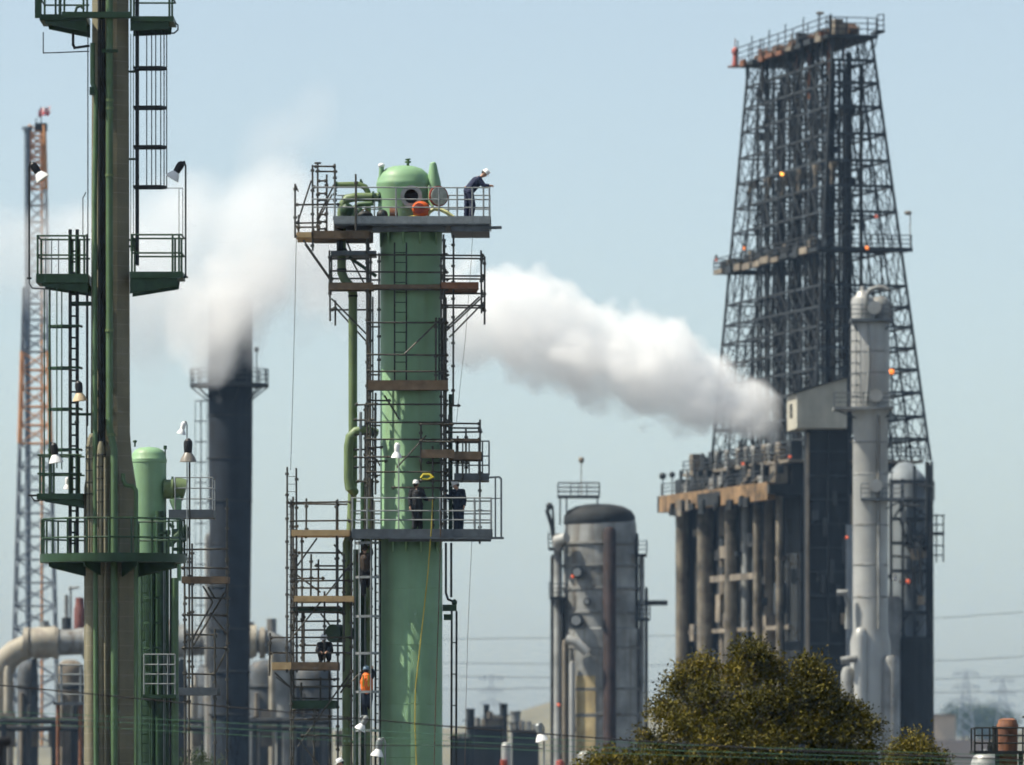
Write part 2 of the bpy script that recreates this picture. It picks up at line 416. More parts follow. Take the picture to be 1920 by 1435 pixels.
floodlight(A.p(152, 735, -.9), R(5), 'dusty tan floodlight beside the caged ladder of the concrete tower', G, A.p(146, 795, -.45), shade=mat('dusty tan enamel', (.55, .42, .26), .5))
floodlight(A.p(106, 850, -.75), R(8), 'black floodlight with white mouth over the small tower platform', G, A.p(98, 928, -.62))
floodlight(A.p(125, 905, .3), R(0), 'small white lamp low inside the small tower platform', G, A.p(128, 928, .3), house=MWH, size=.6)
# ================================================================ B. green drum behind the tower
B = S(236); kb = B.k
TB = empty('green_drum', (B.x(280), 236, 0), 'pale green dome topped drum half hidden behind the concrete tower', 'vessel')
m = M(); R2 = 33*kb
m.lathe(B.x(279), 236, [(R2, 0), (R2, B.z(868)), (R2*1.03, B.z(867)), (R2*1.03, B.z(861)), (R2, B.z(860)), (R2*.96, B.z(852)), (R2*.82, B.z(845)), (R2*.55, B.z(840)), (.01, B.z(838))], 32)
m.build('shell', MG, TB)
m = M(); m.lathe(B.x(279), 236, [(R2*1.05, 0), (R2*1.05, B.z(1064)), (R2*1.0, B.z(1058))], 32); m.build('shade_sleeve', MGD, TB)  # darker green sleeve, paints the shade onto the lower drum
m = M(); m.tube(B.p(253, 838, 0), B.p(253, 826, 0), .03, 6); m.ell(B.p(253, 828, 0), .07, .07, .05); m.tube(B.p(310, 865, -.1), B.p(310, 838, -.1), .025, 6); m.tube(B.p(310, 843, -.1), B.p(310, 836, -.1), .06, 6)
m.build('vent_nozzle', MGD, TB)
m = M(); m.tube(B.p(308, 918, -.2), B.p(322, 918, -.2), .32, 16); m.tube(B.p(322, 918, -.2), B.p(326, 918, -.2), .42, 16); m.tube(B.p(326, 914, -.2), B.p(348, 920, -.2), .36, 16)
m.build('manway_nozzle', MG2, TB)
m = M(); m.path([B.p(329, 935, -.4), B.p(331, 942, -.4), B.p(336, 970, -.4)], [.2, .2, .09], 12); m.tube(B.p(336, 970, -.4), B.p(337, 1090, -.4), 4*kb, 8)
m.build('reducer_pipe', MG, TB)
for px, r, mt, top in ((330, 7, MGP, 1085), (301, 8, MGD, 960), (316, 3, MGD, 1000), (307, 3, MGV, 1062), (288, 4, MGD, 1060), (322, 2, MDK, 1040)):  # greens kept dark to carry the painted shade of the lower drum
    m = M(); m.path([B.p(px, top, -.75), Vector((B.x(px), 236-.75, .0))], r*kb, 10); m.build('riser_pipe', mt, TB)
l = ladder_mesh(B.p(268, 1500, -.95), B.p(268, 1060, -.95), (16*kb, 0, 0), .025).build('ladder', MGD, TB)
m = cage_mesh(B.x(288), 236-1.0, 15*kb, B.z(1310), B.z(1075), 5, 6); m.build('cage', MGD, l)
m = M(); m.box(B.x(272), B.x(335), 234.6, 235.4, B.z(1310), B.z(1303)); pf = m.build('platform', MGD, TB)
m = M()
for py in (1228, 1247, 1265, 1283): m.tube(B.p(274, py, -1.35), B.p(332, py, -1.35), .022, 5)
for px in (274, 300, 318, 332): m.tube(B.p(px, 1303, -1.35), B.p(px, 1228, -1.35), .022, 5)
m.build('railing', MGV, pf)
m = M(); m.box(B.x(318), B.x(402), 235.3, 237.2, B.z(972), B.z(957)); pf = m.build('platform', MGV2, TB)
m = rail_mesh([B.p(330, 957, -.65), B.p(377, 957, -.65), B.p(400, 957, -.65), B.p(400, 957, 1.1)], 60*kb, 3, .02); m.build('railing', MGV, pf)
m = M()
for i in range(9):
    x = random.uniform(300, 350); y = random.uniform(975, 1060)
    m.box(B.x(x), B.x(x+random.uniform(5, 14)), 234.9, 235.2, B.z(y+random.uniform(4, 14)), B.z(y))
m.tube(B.p(322, 1020, -1.1), B.p(356, 990, -1.1), .12, 8); m.ell(B.p(346, 1005, -1.1), .2, .2, .25)
m.build('valve_cluster', MGD, TB)
# scaffold helper: every pole, ledger, brace and board is a part
def scaffold(T, s, poles=(), ledgers=(), braces=(), planks=(), rp=.036, rl=.032, mt=MSC):
    for px, y0, y1, d in poles:
        m = M(); m.tube(s.p(px+random.uniform(-.8, .8), y0, d), s.p(px+random.uniform(-.8, .8), y1, d), rp, 6)
        yy = y0+random.uniform(8, 20)
        while yy < y1-8 and s.Y < 300:
            m.tube(s.p(px, yy, d), s.p(px, yy+4.5, d), rp*2.0, 6); yy += random.uniform(30, 60)
        m.build('pole', mt, T)
    for x0, x1, y, d in ledgers:
        m = M(); m.tube(s.p(x0, y+random.uniform(-1, 1), d), s.p(x1, y+random.uniform(-1, 1), d), rl, 6)
        for q in (x0+4, x1-4): m.tube(s.p(q-2, y, d), s.p(q+2, y, d), rl*1.9, 6)
        m.build('ledger', mt, T)
    for x0, y0, x1, y1, d in braces:
        m = M(); m.tube(s.p(x0, y0, d), s.p(x1, y1, d), rl, 6); m.build('brace', mt, T)
    for x0, x1, y0, y1, d0, d1, mm in planks:
        m = M(); n = max(1, int(round((d1-d0)/.24)))
        for i in range(n):
            a = d0+(d1-d0)*i/n; j = random.uniform(-2, 2)
            m.box(s.x(x0+j), s.x(x1+j+random.uniform(-2, 2)), s.Y+a+.008, s.Y+a+(d1-d0)/n-.008, s.z(y1)+random.uniform(-.012, .012), s.z(y0)+random.uniform(-.012, .012))
        m.build('plank', mm, T, smooth=False)
def cross_ledgers(T, s, pxs, ys, d0, d1, mt=MSC, r=.024):
    for px in pxs:
        for y in ys:
            m = M(); m.tube(s.p(px, y, d0-.1), s.p(px, y, d1+.1), r, 6); m.build('transom', mt, T)
Q = S(232)
TS = empty('scaffold', (Q.x(385), 232, 0), 'dark tube scaffold tower between concrete tower and dark smoking stack', 'scaffold', 'tube scaffolds round the green vessels')
scaffold(TS, Q, [(348, 1020, 1500, -.5), (362, 1020, 1300, -.5), (427, 935, 1090, -.5), (428, 1060, 1220, -.5), (404, 1180, 1500, -.5), (352, 1040, 1500, .9), (424, 1040, 1500, .9)],
    [(340, 430, 1031, -.5), (340, 430, 1066, -.5), (342, 430, 1154, -.5), (342, 428, 1216, -.5), (342, 406, 1190, .9), (342, 430, 1120, .9), (345, 405, 1265, -.5)],
    [(382, 1100, 400, 1130, -.5), (400, 1130, 362, 1200, -.5), (428, 1215, 405, 1262, -.5), (388, 1100, 400, 1120, .9), (360, 1210, 425, 1100, .9), (395, 1150, 427, 1190, -.5)],
    [(343, 428, 1082, 1094, -.6, 1.0, MWO), (338, 408, 1290, 1304, -.6, 1.0, MGV2)])
cross_ledgers(TS, Q, (350, 426), (1066, 1154, 1216), -.5, .9)
G2 = 'bell floodlights on tall poles'
floodlight(Q.p(355, 845, -.9), R(0), 'large black bell floodlight hanging straight down on a pole beside the green drum', G2, Q.p(357, 1082, -.62), shade=mat('smoked glass shade', (.22, .20, .17), .4), size=1.35)
floodlight(Q.p(116, 1158, 40), R(5), 'small white lamp with black cap above the pale overhead duct left of the tower', G2, Vector((Q.x(112), 272, 0)), size=.8)
floodlight(Q.p(344, 803, -.5), R(-14), 'small white floodlight above the black bell floodlight', G2, Q.p(352, 1082, -.5), house=MWH, size=.75)

# ================================================================ C. main pale green column
C = S(250); kc = C.k
cx = C.x(768); RCOL = 58*kc
TC = empty('green_column', (cx, 250, 0), 'pale green distillation column with domed top and open manhole, wrapped in scaffolding', 'column')
m = M(); m.lathe(C.x(771), 250, [(RCOL*1.01, 0), (RCOL*1.01, C.z(1030)), (RCOL, C.z(1029)), (RCOL, C.z(440)), (RCOL*1.0, C.z(425)), (RCOL*.9, C.z(424))], 64)
m.build('shell', MG, TC)
for y in (505, 600, 696, 790, 915, 1105, 1210, 1320, 1420):
    m = M(); rr = RCOL*(1.01 if y > 1030 else 1.0); m.lathe(C.x(771), 250, [(rr*.99, C.z(y+1.1)), (rr+.006, C.z(y+.9)), (rr+.008, C.z(y)), (rr+.006, C.z(y-.9)), (rr*.99, C.z(y-1.1))], 64); m.build('weld_seam', MG, TC)
m = M(); RH = 51*kc; xh = C.x(757)
m.lathe(xh, 250, [(RH*.90, C.z(426)), (RH*.92, C.z(400)), (RH*.985, C.z(352)), (RH*1.01, C.z(347)), (RH*1.01, C.z(343)), (RH*.985, C.z(341)), (RH*.96, C.z(334)), (RH*.86, C.z(325)), (RH*.68, C.z(317)), (RH*.42, C.z(312.5)), (RH*.18, C.z(311)), (.01, C.z(310.6))], 48)
hd = m.build('domed_head', MG, TC)
m = M(); m.tube(C.p(765, 312, -.1), C.p(765, 300, -.1), .05, 8); m.tube(C.p(765, 306, -.1), C.p(765, 303, -.1), .11, 8); m.beam(C.p(760, 300, -.1), C.p(770, 299, -.1), .05, .05); m.build('vent_valve', MGP, hd)
m = M(); m.path([C.p(714, 345, -.3), C.p(715, 328, -.3), C.p(716, 313, -.3)], .085, 10); lg = m.build('lifting_trunnion', MG, hd)
m = M(); m.ell(C.p(715.5, 312, -.3), .12, .12, .09); m.build('end_cap', MWH, lg)
m = M(); m.path([C.p(814, 385, -.25), C.p(813.5, 345, -.25), C.p(812.5, 310, -.25)], [.30, .25, .12], 14); lg = m.build('lifting_trunnion', MG, hd)
m = M(); m.ell(C.p(812.5, 309.5, -.25), .12, .12, .09); m.build('end_cap', MG, lg)
# manhole: nozzle facing camera
fy = 250-RH*1.06
def face_ring(px, py, r_out, r_in, y0, y1, s=C):
    m = M(); k = s.k; c = s.p(px, py); n = 28; vs = []
    for (rr, yy) in ((r_in, y1), (r_in, y0), (r_out, y0), (r_out, y1)):
        for i in range(n):
            t = 2*math.pi*i/n; vs.append((c.x+rr*k*math.cos(t), yy, c.z+rr*k*math.sin(t)))
    fs = [(j*n+i, j*n+(i+1) % n, ((j+1) % 4)*n+(i+1) % n, ((j+1) % 4)*n+i) for j in range(4) for i in range(n)]
    return m.add(vs, fs)
mh = face_ring(772, 373, 17, 13.2, fy-.12, 250-RH*.7).build('manhole', MG, hd)
face_ring(772, 373, 20.5, 13.4, fy-.2, fy-.121).build('manhole_flange', MGV, TC)
m = M(); c = C.p(772, 373); m.lathe(0, 0, [(13.1*kc, 0), (13.1*kc, .02)], 24); m.v = [Vector((c.x+v.x, fy-.06+v.z, c.z+v.y)) for v in m.v]; m.build('manhole_dark_disc', mat('painted bore darkness', (.006, .006, .006), .9), TC)  # black disc stands in for the unlit inside, the head is not cut open
rot = Matrix.Rotation(R(28), 3, 'Z')
def cover(prof, name, mt):
    m = M(); m.lathe(0, 0, [(r*kc, z) for r, z in prof], 28); c = C.p(822, 373, -1.15)
    m.v = [c + rot @ Vector((v.x, -v.z, v.y)) for v in m.v]; return m.build(name, mt, TC)
cv = cover([(19.5, 0), (19.5, .07), (.01, .07)], 'manhole_cover', MRD)
m = M(); m.lathe(0, 0, [(17*kc, .071), (17*kc, .10), (9*kc, .12), (.01, .125)], 28); c = C.p(822, 373, -1.15); m.v = [c+rot @ Vector((v.x, -v.z, v.y)) for v in m.v]; m.build('cover_face', mat('chalky grey green', (.42, .43, .36), .7, var=.3, scale=5), cv)
m = M(); m.path([C.p(806, 352, -1.0), C.p(806, 380, -1.0), C.p(812, 392, -1.1)], .05, 8); m.build('hinge_arm', MG, cv)
# top platform
def deck(x0, x1, yt, yb, d0, d1, T, mt=MGV2, name='platform'):
    m = M(); m.box(C.x(x0), C.x(x1), 250+d0, 250+d1, C.z(yb), C.z(yt)); return m.build(name, mt, T)
tp = deck(630, 918, 420, 430, -1.9, 1.9, TC)
m = M(); m.box(C.x(628), C.x(919), 250-1.95, 250-1.90, C.z(427), C.z(413)); m.box(C.x(918.5), C.x(921), 250-1.9, 250+1.9, C.z(427), C.z(413)); m.build('toe_plate', MGV, tp)
m = M(); m.box(C.x(846), C.x(918), 250-1.8, 250+1.5, C.z(441), C.z(430)-.003); m.box(C.x(700), C.x(836), 250-1.5, 250-1.2, C.z(440), C.z(430)-.003); m.beam(C.p(905, 435, -1.86), C.p(941, 434, -1.86), .12, .1); m.build('support_beam', MGV2, tp)
m = M()
for px in (630, 670, 744, 824, 858, 886, 907, 918):
    m.tube(C.p(px, 420, -1.85), C.p(px, 359, -1.85), .032, 6)
for y in (359, 381, 396): m.tube(C.p(588, y, -1.85), C.p(918, y+1, -1.85), .024, 6)
for y in (359, 385): m.tube(C.p(918, y, -1.85), C.p(918, y, 1.85), .024, 6); m.tube(C.p(630, y, 1.85), C.p(918, y, 1.85), .024, 6)
for px in (640, 700, 770, 840, 880, 918): m.tube(C.p(px, 420, 1.85), C.p(px, 359, 1.85), .03, 6)
m.build('railing', MGV, tp)
for px in (714, 729, 757, 788, 818):
    t = max(-.95, min(.95, (px-771)/58)); yy = 250 - RCOL*math.sqrt(1-t*t)
    m = M(); m.prism([(C.x(px)-.03, yy+.1, C.z(440)), (C.x(px)-.03, yy-.40, C.z(440)), (C.x(px)-.03, yy-.36, C.z(446)), (C.x(px)-.03, yy+.1, C.z(465))], (.06, 0, 0)); m.build('bracket', MG, tp)
# side pipes at upper left
def cpipe(name, pts, r, mt, T=TC, n=12):
    m = M(); m.path([C.p(*q) for q in pts], r*kc, n); return m.build(name, mt, T)
cpipe('overhead_pipe', [(716, 371, -.2), (668, 371, -.3), (652, 374, -.3), (644, 384, -.3), (641, 400, -.3), (641, 512, -.3), (646, 525, -.3), (657, 537, -.3), (662, 552, -.3), (662, 905, -.3), (658, 1000, -.3), (651, 1020, -.3), (650, 1500, -.3)], 8.3, MG2)
m = M()
for y in (505, 468, 555): m.tube(C.p(641 if y < 530 else 662, y, -.3), C.p(641 if y < 530 else 662, y+3, -.3), 9.6*kc, 12)
m.tube(C.p(640, 430, -.3), C.p(640, 474, -.3), 8.8*kc, 12)
m.build('pipe_band', MDK, TC)
cpipe('bypass_pipe', [(632, 345, .5), (672, 344, .5), (684, 349, .5), (689, 358, .5), (690, 418, .5)], 5.5, MG2)
cpipe('bypass_pipe', [(700, 380, .4), (672, 382, .4), (664, 388, .4), (664, 418, .4)], 4.5, MGP)
m = M(); 
for px, py, r in ((630, 345, 7), (700, 371, 11), (712, 371, 11), (641, 398, 11)): m.tube(C.p(px-2, py, .5 if px < 640 and py < 360 else -.3), C.p(px+2, py, .5 if px < 640 and py < 360 else -.3), r*kc, 12)
for px, py in ((678, 338), (676, 334)): m.tube(C.p(px, 345, .5), C.p(px, py, .5), .04, 6)
m.ell(C.p(674, 402, -.6), .18, .18, .2); m.ell(C.p(652, 398, -.8), .25, .2, .25)
m.build('valve', MGD, TC)
cpipe('loop_pipe', [(706, 814, -.55), (686, 808, -.8), (668, 811, -.8), (657, 822, -.8), (654, 840, -.8), (654, 900, -.8), (657, 916, -.8), (666, 925, -.55)], 8.5, MG2)
cpipe('riser_pipe', [(668, 1030, .35), (668, 1500, .35)], 6.5, MGP)
cpipe('riser_pipe', [(692, 935, .1), (692, 1500, .1)], 5.5, MG2)
cpipe('riser_pipe', [(682, 900, .6), (682, 1500, .6)], 7, MGD)
cpipe('riser_pipe', [(677, 775, -.9), (677, 905, -.9)], 3, MGV)
cpipe('conduit', [(700, 560, -.95), (700, 1010, -.95)], 1.6, MDK, n=6)
cpipe('conduit', [(845, 740, -.2), (845, 1010, -.2)], 4, MGD)
cpipe('conduit', [(836, 1018, .1), (836, 1112, .1), (840, 1124, .1), (850, 1128, .1)], 2.2, MDK, n=8)
cpipe('conduit', [(846, 1018, .1), (846, 1120, .1)], 2.2, MDK, n=8)
m = M(); m.box(C.x(830), C.x(856), 249.9, 250.3, C.z(1146), C.z(1134)); m.box(C.x(832), C.x(848), 249.9, 250.2, C.z(1163), C.z(1152)); m.ell(C.p(852, 1130, .1), .1, .1, .12); m.build('junction_box', MGD, TC)
ladder_mesh(C.p(846, 1500, .1), C.p(847, 1146, .1), (9*kc, 0, 0), .03, 1.0).build('ladder', MDK, TC)
# middle grey steel platform on the left with green knee brace
mp = deck(623, 706, 474, 482, -1.0, .6, TC)
m = M(); m.beam(C.p(655, 484, -.5), C.p(706, 520, -.5), .08, .12); m.tube(C.p(623, 540, -.95), C.p(623, 474, -.95), .03, 6); m.build('knee_brace', MGD, mp)
# lower platform with railing
lp = deck(708, 921, 1000, 1012, -1.75, 1.7, TC)
m = M()
for i in range(9): m.box(C.x(663+5*i), C.x(664.6+5*i), 250-1.7, 250+1.7, C.z(1006), C.z(1000))
for q in (-1.7, -.6, .5, 1.6): m.box(C.x(662), C.x(707.8), 250+q, 250+q+.06, C.z(1011), C.z(1006)-.003)
m.build('grating', MGV2, lp)
m = M(); m.box(C.x(662), C.x(922), 250-1.80, 250-1.755, C.z(1009), C.z(995)); m.box(C.x(921.3), C.x(923.5), 250-1.75, 250+1.7, C.z(1009), C.z(995)); m.build('toe_plate', MGV2, lp)
m = M(); m.box(C.x(730), C.x(921), 250-1.6, 250-1.4, C.z(1018), C.z(1012)-.003); m.beam(C.p(662, 1011, -1.85), C.p(945, 1012, -1.85), .08, .08); m.build('support_beam', MGV2, lp)
m = M()
for px in (663, 690, 826, 890, 900, 921): m.tube(C.p(px, 1000, -1.7), C.p(px, 937, -1.7), .034, 6)
for y in (937, 961, 978): m.tube(C.p(660, y, -1.7), C.p(921, y, -1.7), .025, 6); m.tube(C.p(921, y, -1.7), C.p(921, y, 1.6), .025, 6); m.tube(C.p(663, y, 1.6), C.p(921, y, 1.6), .025, 6)
for px in (663, 700, 850, 890, 921): m.tube(C.p(px, 1000, 1.6), C.p(px, 937, 1.6), .03, 6)
m.path([C.p(917, 898, -1.2), C.p(936, 897, -1.2), C.p(940, 901, -1.2), C.p(940, 1012, -1.2)], .035, 6); m.tube(C.p(929, 897, -1.2), C.p(929, 1010, -1.2), .03, 6); m.tube(C.p(921, 937, -1.2), C.p(940, 937, -1.2), .02, 6)
m.build('railing', MGV, lp)
for px in (738, 762, 790, 820):
    t = (px-771)/58.5; yy = 250 - RCOL*math.sqrt(1-t*t)
    m = M(); m.prism([(C.x(px)-.03, yy+.1, C.z(1019)), (C.x(px)-.03, yy-.4, C.z(1019)), (C.x(px)-.03, yy-.36, C.z(1024)), (C.x(px)-.03, yy+.1, C.z(1040))], (.06, 0, 0)); m.build('bracket', MG, lp)
# small grey side platform right
sp = deck(852, 917, 890, 903, -1.2, 1.0, TC)
m = M()
for px in (898, 905, 917, 856, 868, 880): m.tube(C.p(px, 890, -1.15), C.p(px, 830, -1.15), .026, 6)
for y in (830, 858, 875): m.tube(C.p(852, y, -1.15), C.p(917, y, -1.15), .024, 6); m.tube(C.p(917, y, -1.15), C.p(917, y, .95), .024, 6)
for q in (-.4, .3, .95): m.tube(C.p(917, 890, q), C.p(917, 830, q), .026, 6)
m.build('railing', MGV2, sp)
# caged ladder down the left side
l3 = ladder_mesh(C.p(705, 1500, -1.0), C.p(705, 1015, -1.0), (8*kc, .3, 0), .03).build('ladder', MDK, TC)
m = M()
for y in (1020, 1084, 1157, 1226, 1298, 1370):
    P = [C.p(713, y, -.75), C.p(712, y, -1.3), C.p(695, y, -1.55), C.p(675, y, -1.45), C.p(667, y, -1.1), C.p(668, y, -.7), C.p(690, y, -.45)]
    for a, b in zip(P[:-1], P[1:]): m.beam(a, b, .02, .085)
for px, d in ((667, -1.1), (675, -1.45), (697, -1.55), (685, -.5), (712, -1.3)): m.tube(C.p(px, 1500, d), C.p(px, 1012, d), .02, 5)
m.build('cage', MGV, l3)
# insulated drum end behind the left scaffold
m = M(); m.tube(C.p(624, 1188, -.2), C.p(650, 1188, .6), 17*kc, 20); m.build('side_nozzle', MGD, TC)
# access ladders clipped to the front of the column
for (px, y0, y1) in ((741, 460, 720), (824, 600, 720)):
    ladder_mesh(C.p(px, y1, -1.32), C.p(px, y0, -1.32), ((22 if px < 800 else 7)*kc, 0, 0), .022, .33).build('ladder', MDK, TC)

# ---- scaffolds round the column
T = empty('scaffold', (C.x(620), 250, C.z(620)), 'upper left scaffold hanging beside the domed top of the green column', 'scaffold', 'tube scaffolds round the green vessels')
scaffold(T, C, [(556, 351, 452, -1.5), (588, 316, 476, -1.5), (595, 303, 440, .6), (613, 330, 440, -.6), (630, 314, 440, -1.5), (627, 320, 440, .6), (558, 400, 452, .8), (670, 335, 440, -1.98)],
    [(590, 632, 319, -1.5), (590, 632, 319, .6), (588, 631, 357, -1.5), (556, 640, 390, -1.5), (556, 606, 424, -1.5), (556, 600, 424, .6), (595, 615, 342, -.6), (595, 615, 366, -.6), (595, 615, 378, -.6), (595, 615, 405, -.6), (595, 615, 418, -.6), (595, 615, 432, -.6)],
    [(560, 425, 586, 345, -1.5), (596, 418, 630, 350, -1.5), (596, 410, 622, 362, .6), (571, 456, 625, 533, -1.5), (571, 456, 625, 533, .6), (640, 450, 690, 545, .6), (648, 448, 660, 478, -.8)],
    [(559, 588, 441, 452, -1.6, .9, MWD), (588, 697, 439, 453, -1.6, .9, MWO)])
cross_ledgers(T, C, (558, 588, 630), (356, 430, 448), -1.5, .7)
m = M(); m.tube(C.p(595, 305, .6), C.p(595, 302, .6), .12, 8); m.build('jack_base', MSC, T)
T = empty('scaffold', (C.x(770), 250, C.z(1010)), 'dark weathered scaffold cage clasping the upper half of the green column', 'scaffold', 'tube scaffolds round the green vessels')
P_ = [(697, 900, 1200, -1.2), (704, 760, 900, -1.35), (842, 780, 905, -.9), (858, 820, 1000, -1.0), (874, 800, 900, .5), (812, 840, 1000, -1.45), (712, 480, 720, -1.38)]
for d in (-1.42, 1.42):
    P_ += [(690, 445, 935, d), (833, 445, 1005, d)]
P_ += [(696, 480, 935, -1.2), (828, 490, 1000, -1.3), (850, 445, 765, -1.0), (837, 560, 1000, -.6), (620, 474, 606, -1.2), (627, 560, 608, .9), (903, 474, 592, -1.2), (908, 478, 606, .9), (686, 760, 1010, -.9), (818, 600, 735, -1.42), (706, 740, 930, -1.25), (900, 790, 1022, -1.3), (790, 795, 890, -1.42), (868, 850, 905, -1.3)]
L_ = [(690, 735, 755, -1.4), (690, 720, 842, -1.3), (690, 728, 868, -1.35), (786, 870, 905, -1.5), (800, 880, 870, -1.1), (836, 905, 812, -.7), (664, 704, 790, -1.0), (664, 704, 860, -1.0), (668, 712, 905, -1.0)]
for y in (483, 489, 514, 520, 548, 577, 581): L_.append((826, 909, y, -1.2 if y % 2 else .9))
for y in (491, 513, 520, 549, 578): L_.append((618, 692, y, -1.2 if y % 2 else .9))
for y in (483, 516, 548, 609, 670, 700, 736, 763, 795, 827, 860, 889): L_.append((688, 842, y, -1.45))
for y in (520, 609, 700, 795, 889): L_.append((688, 842, y, 1.42))
L_ += [(666, 700, 761, -.9), (842, 864, 763, -1.0), (842, 902, 798, -1.3), (842, 902, 802, .3), (842, 902, 827, -1.3), (663, 706, 817, -.9), (664, 706, 845, -.9), (664, 706, 878, -.9), (786, 852, 800, -1.5), (786, 852, 831, -1.5), (735, 838, 918, -1.45)]
B_ = [(623, 564, 690, 632, -1.2), (626, 572, 688, 640, .9), (907, 559, 838, 624, -1.2), (908, 563, 842, 630, .9), (900, 560, 836, 620, -1.1), (760, 668, 830, 600, -1.46), (745, 880, 800, 820, -1.46), (722, 745, 750, 790, -1.25), (690, 840, 740, 910, 1.4)]
scaffold(T, C, P_, L_, B_, [(618, 700, 535, 548, -1.5, -.2, MWO), (700, 826, 538, 547, -1.5, -1.15, MWO), (826, 896, 534, 546, -1.5, 1.0, mat('reddish plank', (.20, .09, .045), .8, var=.3)), (690, 838, 718, 735, -1.6, -1.12, MWO), (790, 852, 847, 862, -1.7, -1.2, MWO), (842, 902, 850, 865, -1.5, .4, MWO), (852, 900, 826, 831, -1.4, .2, MWO)])
cross_ledgers(T, C, (690, 833), (489, 548, 609, 700, 736, 795, 889), -1.42, 1.42)
cross_ledgers(T, C, (620, 905), (489, 520, 549, 580), -1.2, .9)
T = empty('scaffold', (C.x(590), 250, 0), 'tall scaffold with new tan boards standing left of the green column', 'scaffold', 'tube scaffolds round the green vessels')
scaffold(T, C, [(566, 1000, 1240, .3), (575, 935, 1010, -.2), (610, 1110, 1260, -.9), (618, 1258, 1500, .2), (646, 1040, 1260, -1.0), (590, 1330, 1500, -.9), (553, 1030, 1180, -.5), (540, 878, 1262, -1.1), (558, 880, 1262, -1.1), (548, 940, 1500, -1.1), (632, 940, 1130, -1.1), (660, 930, 1500, -1.1), (548, 930, 1500, .8), (632, 935, 1500, .8), (657, 960, 1500, .8), (508, 1188, 1268, -1.1), (584, 1040, 1120, -.4), (597, 1050, 1130, -.4), (570, 1140, 1245, -.2), (601, 1270, 1330, -.2), (564, 1280, 1330, .3)],
    [(550, 640, 1165, -.5), (560, 655, 1210, .3), (552, 610, 1085, -.4), (545, 632, 1275, -.8), (548, 600, 1332, .2), (556, 650, 1036, .6), (538, 662, 944, -1.1), (545, 660, 979, -1.1), (540, 662, 944, .8), (545, 660, 1069, -1.1), (545, 660, 1091, -1.1), (545, 660, 1102, .8), (590, 658, 1061, -.4), (545, 640, 1140, -1.1), (545, 645, 1150, -1.1), (507, 662, 1197, -1.1), (507, 662, 1226, -1.1), (545, 660, 1181, .8), (550, 660, 1288, -1.1), (545, 660, 1349, -1.1), (565, 660, 1380, -1.1), (545, 660, 1310, .8)],
    [(559, 1063, 596, 1011, -1.1), (543, 1205, 662, 1056, -1.15), (545, 1070, 600, 1110, .8), (560, 1400, 660, 1260, -1.1), (560, 1385, 600, 1435, -1.1), (625, 1020, 658, 1060, .8), (517, 1262, 548, 1292, -1.1), (600, 1150, 640, 1200, .8), (640, 1300, 660, 1268, -1.12)],
    [(550, 660, 996, 1007, -1.3, .9, MWD), (553, 662, 1119, 1130, -1.3, .9, MWD), (553, 640, 1139, 1147, -1.0, .9, MGD), (512, 548, 1243, 1256, -1.3, .9, MWD), (548, 634, 1243, 1257, -1.3, .9, MWO), (550, 630, 1314, 1329, -1.0, .9, MGD)])
cross_ledgers(T, C, (548, 632, 658), (944, 1008, 1102, 1140, 1225), -1.1, .8)
ladder_mesh(C.p(541, 1262, -1.12), C.p(541, 882, -1.12), (16*kc, 0, 0), .014, .26).build('ladder', MSC, T)
m = M(); m.path([C.p(519, 1270, -1.1), C.p(540, 1286, -1.1), C.p(558, 1290, -1.1), C.p(640, 1288, -1.15), C.p(660, 1280, -1.15), C.p(680, 1258, -1.2)], .02, 6); m.build('guard_rope', MSC, T)

# ---- loose gear
def rope(name, label, pts, r, mt, s=C, cat='rope', group=None):
    m = M(); P = [s.p(*q) for q in pts]; out = []
    for i in range(len(P)-1):
        for k in range(6): out.append(P[i].lerp(P[i+1], k/6))
    out.append(P[-1]); m.path(out, r, 5)
    return tag(m.build(name, mt), label, cat, group)
GR = 'ropes and hoses hanging on the green column'
rope('hanging_rope', 'thin grey rope hanging from the upper left scaffold down to the boarded scaffold', [(558, 452, -1.55), (556, 560, -1.55), (552, 720, -1.5), (547, 885, -1.3)], .011, MSC, group=GR)
rope('hanging_rope', 'thin rope hanging right of the green column from the top platform', [(887, 441, -1.5), (883, 510, -1.5), (873, 640, -1.4), (862, 740, -1.4), (856, 800, -1.32)], .008, MSC, group=GR)
rope('hanging_rope', 'thin rope dangling below the right end of the lower column platform', [(885, 1018, -1.5), (880, 1130, -1.5), (877, 1212, -1.5), (874, 1330, -1.5), (871, 1500, -1.5)], .008, MBR, group=GR)
rope('hose', 'yellow hose running down the front of the green column', [(812, 940, -1.85), (810, 993, -1.86), (803, 1080, -1.55), (791, 1190, -1.5), (780, 1290, -1.5), (779, 1360, -1.5), (784, 1500, -1.5)], .022, MYL, cat='hose', group=GR)
rope('hose', 'dark brown hose running down the front right of the green column', [(827, 960, -1.88), (827, 1010, -1.88), (823, 1150, -1.4), (818, 1300, -1.4), (813, 1500, -1.4)], .018, MBR, cat='hose', group=GR)
t = empty('air_blower', C.p(791, 420, -1.4), 'orange drum shaped air blower on the top platform of the green column', 'blower')
m = M(); m.ell(C.p(790, 397, -1.4), 17*kc, .3, 14*kc, 18, 12); m.tube(C.p(776, 404, -1.4), C.p(804, 404, -1.4), .24, 14); m.build('casing', MOR, t)
m = M(); m.box(C.x(779), C.x(806), 248.3, 248.9, C.z(420), C.z(413)); m.build('base_frame', MRUST, t)
m = M(); m.lathe(0, 0, [(.16, 0), (.19, .04), (.1, .05)], 16); c = C.p(787, 398, -1.72); m.v = [Vector((c.x+v.x, c.y-v.z, c.z+v.y)) for v in m.v]; m.build('inlet_ring', MRD, t)
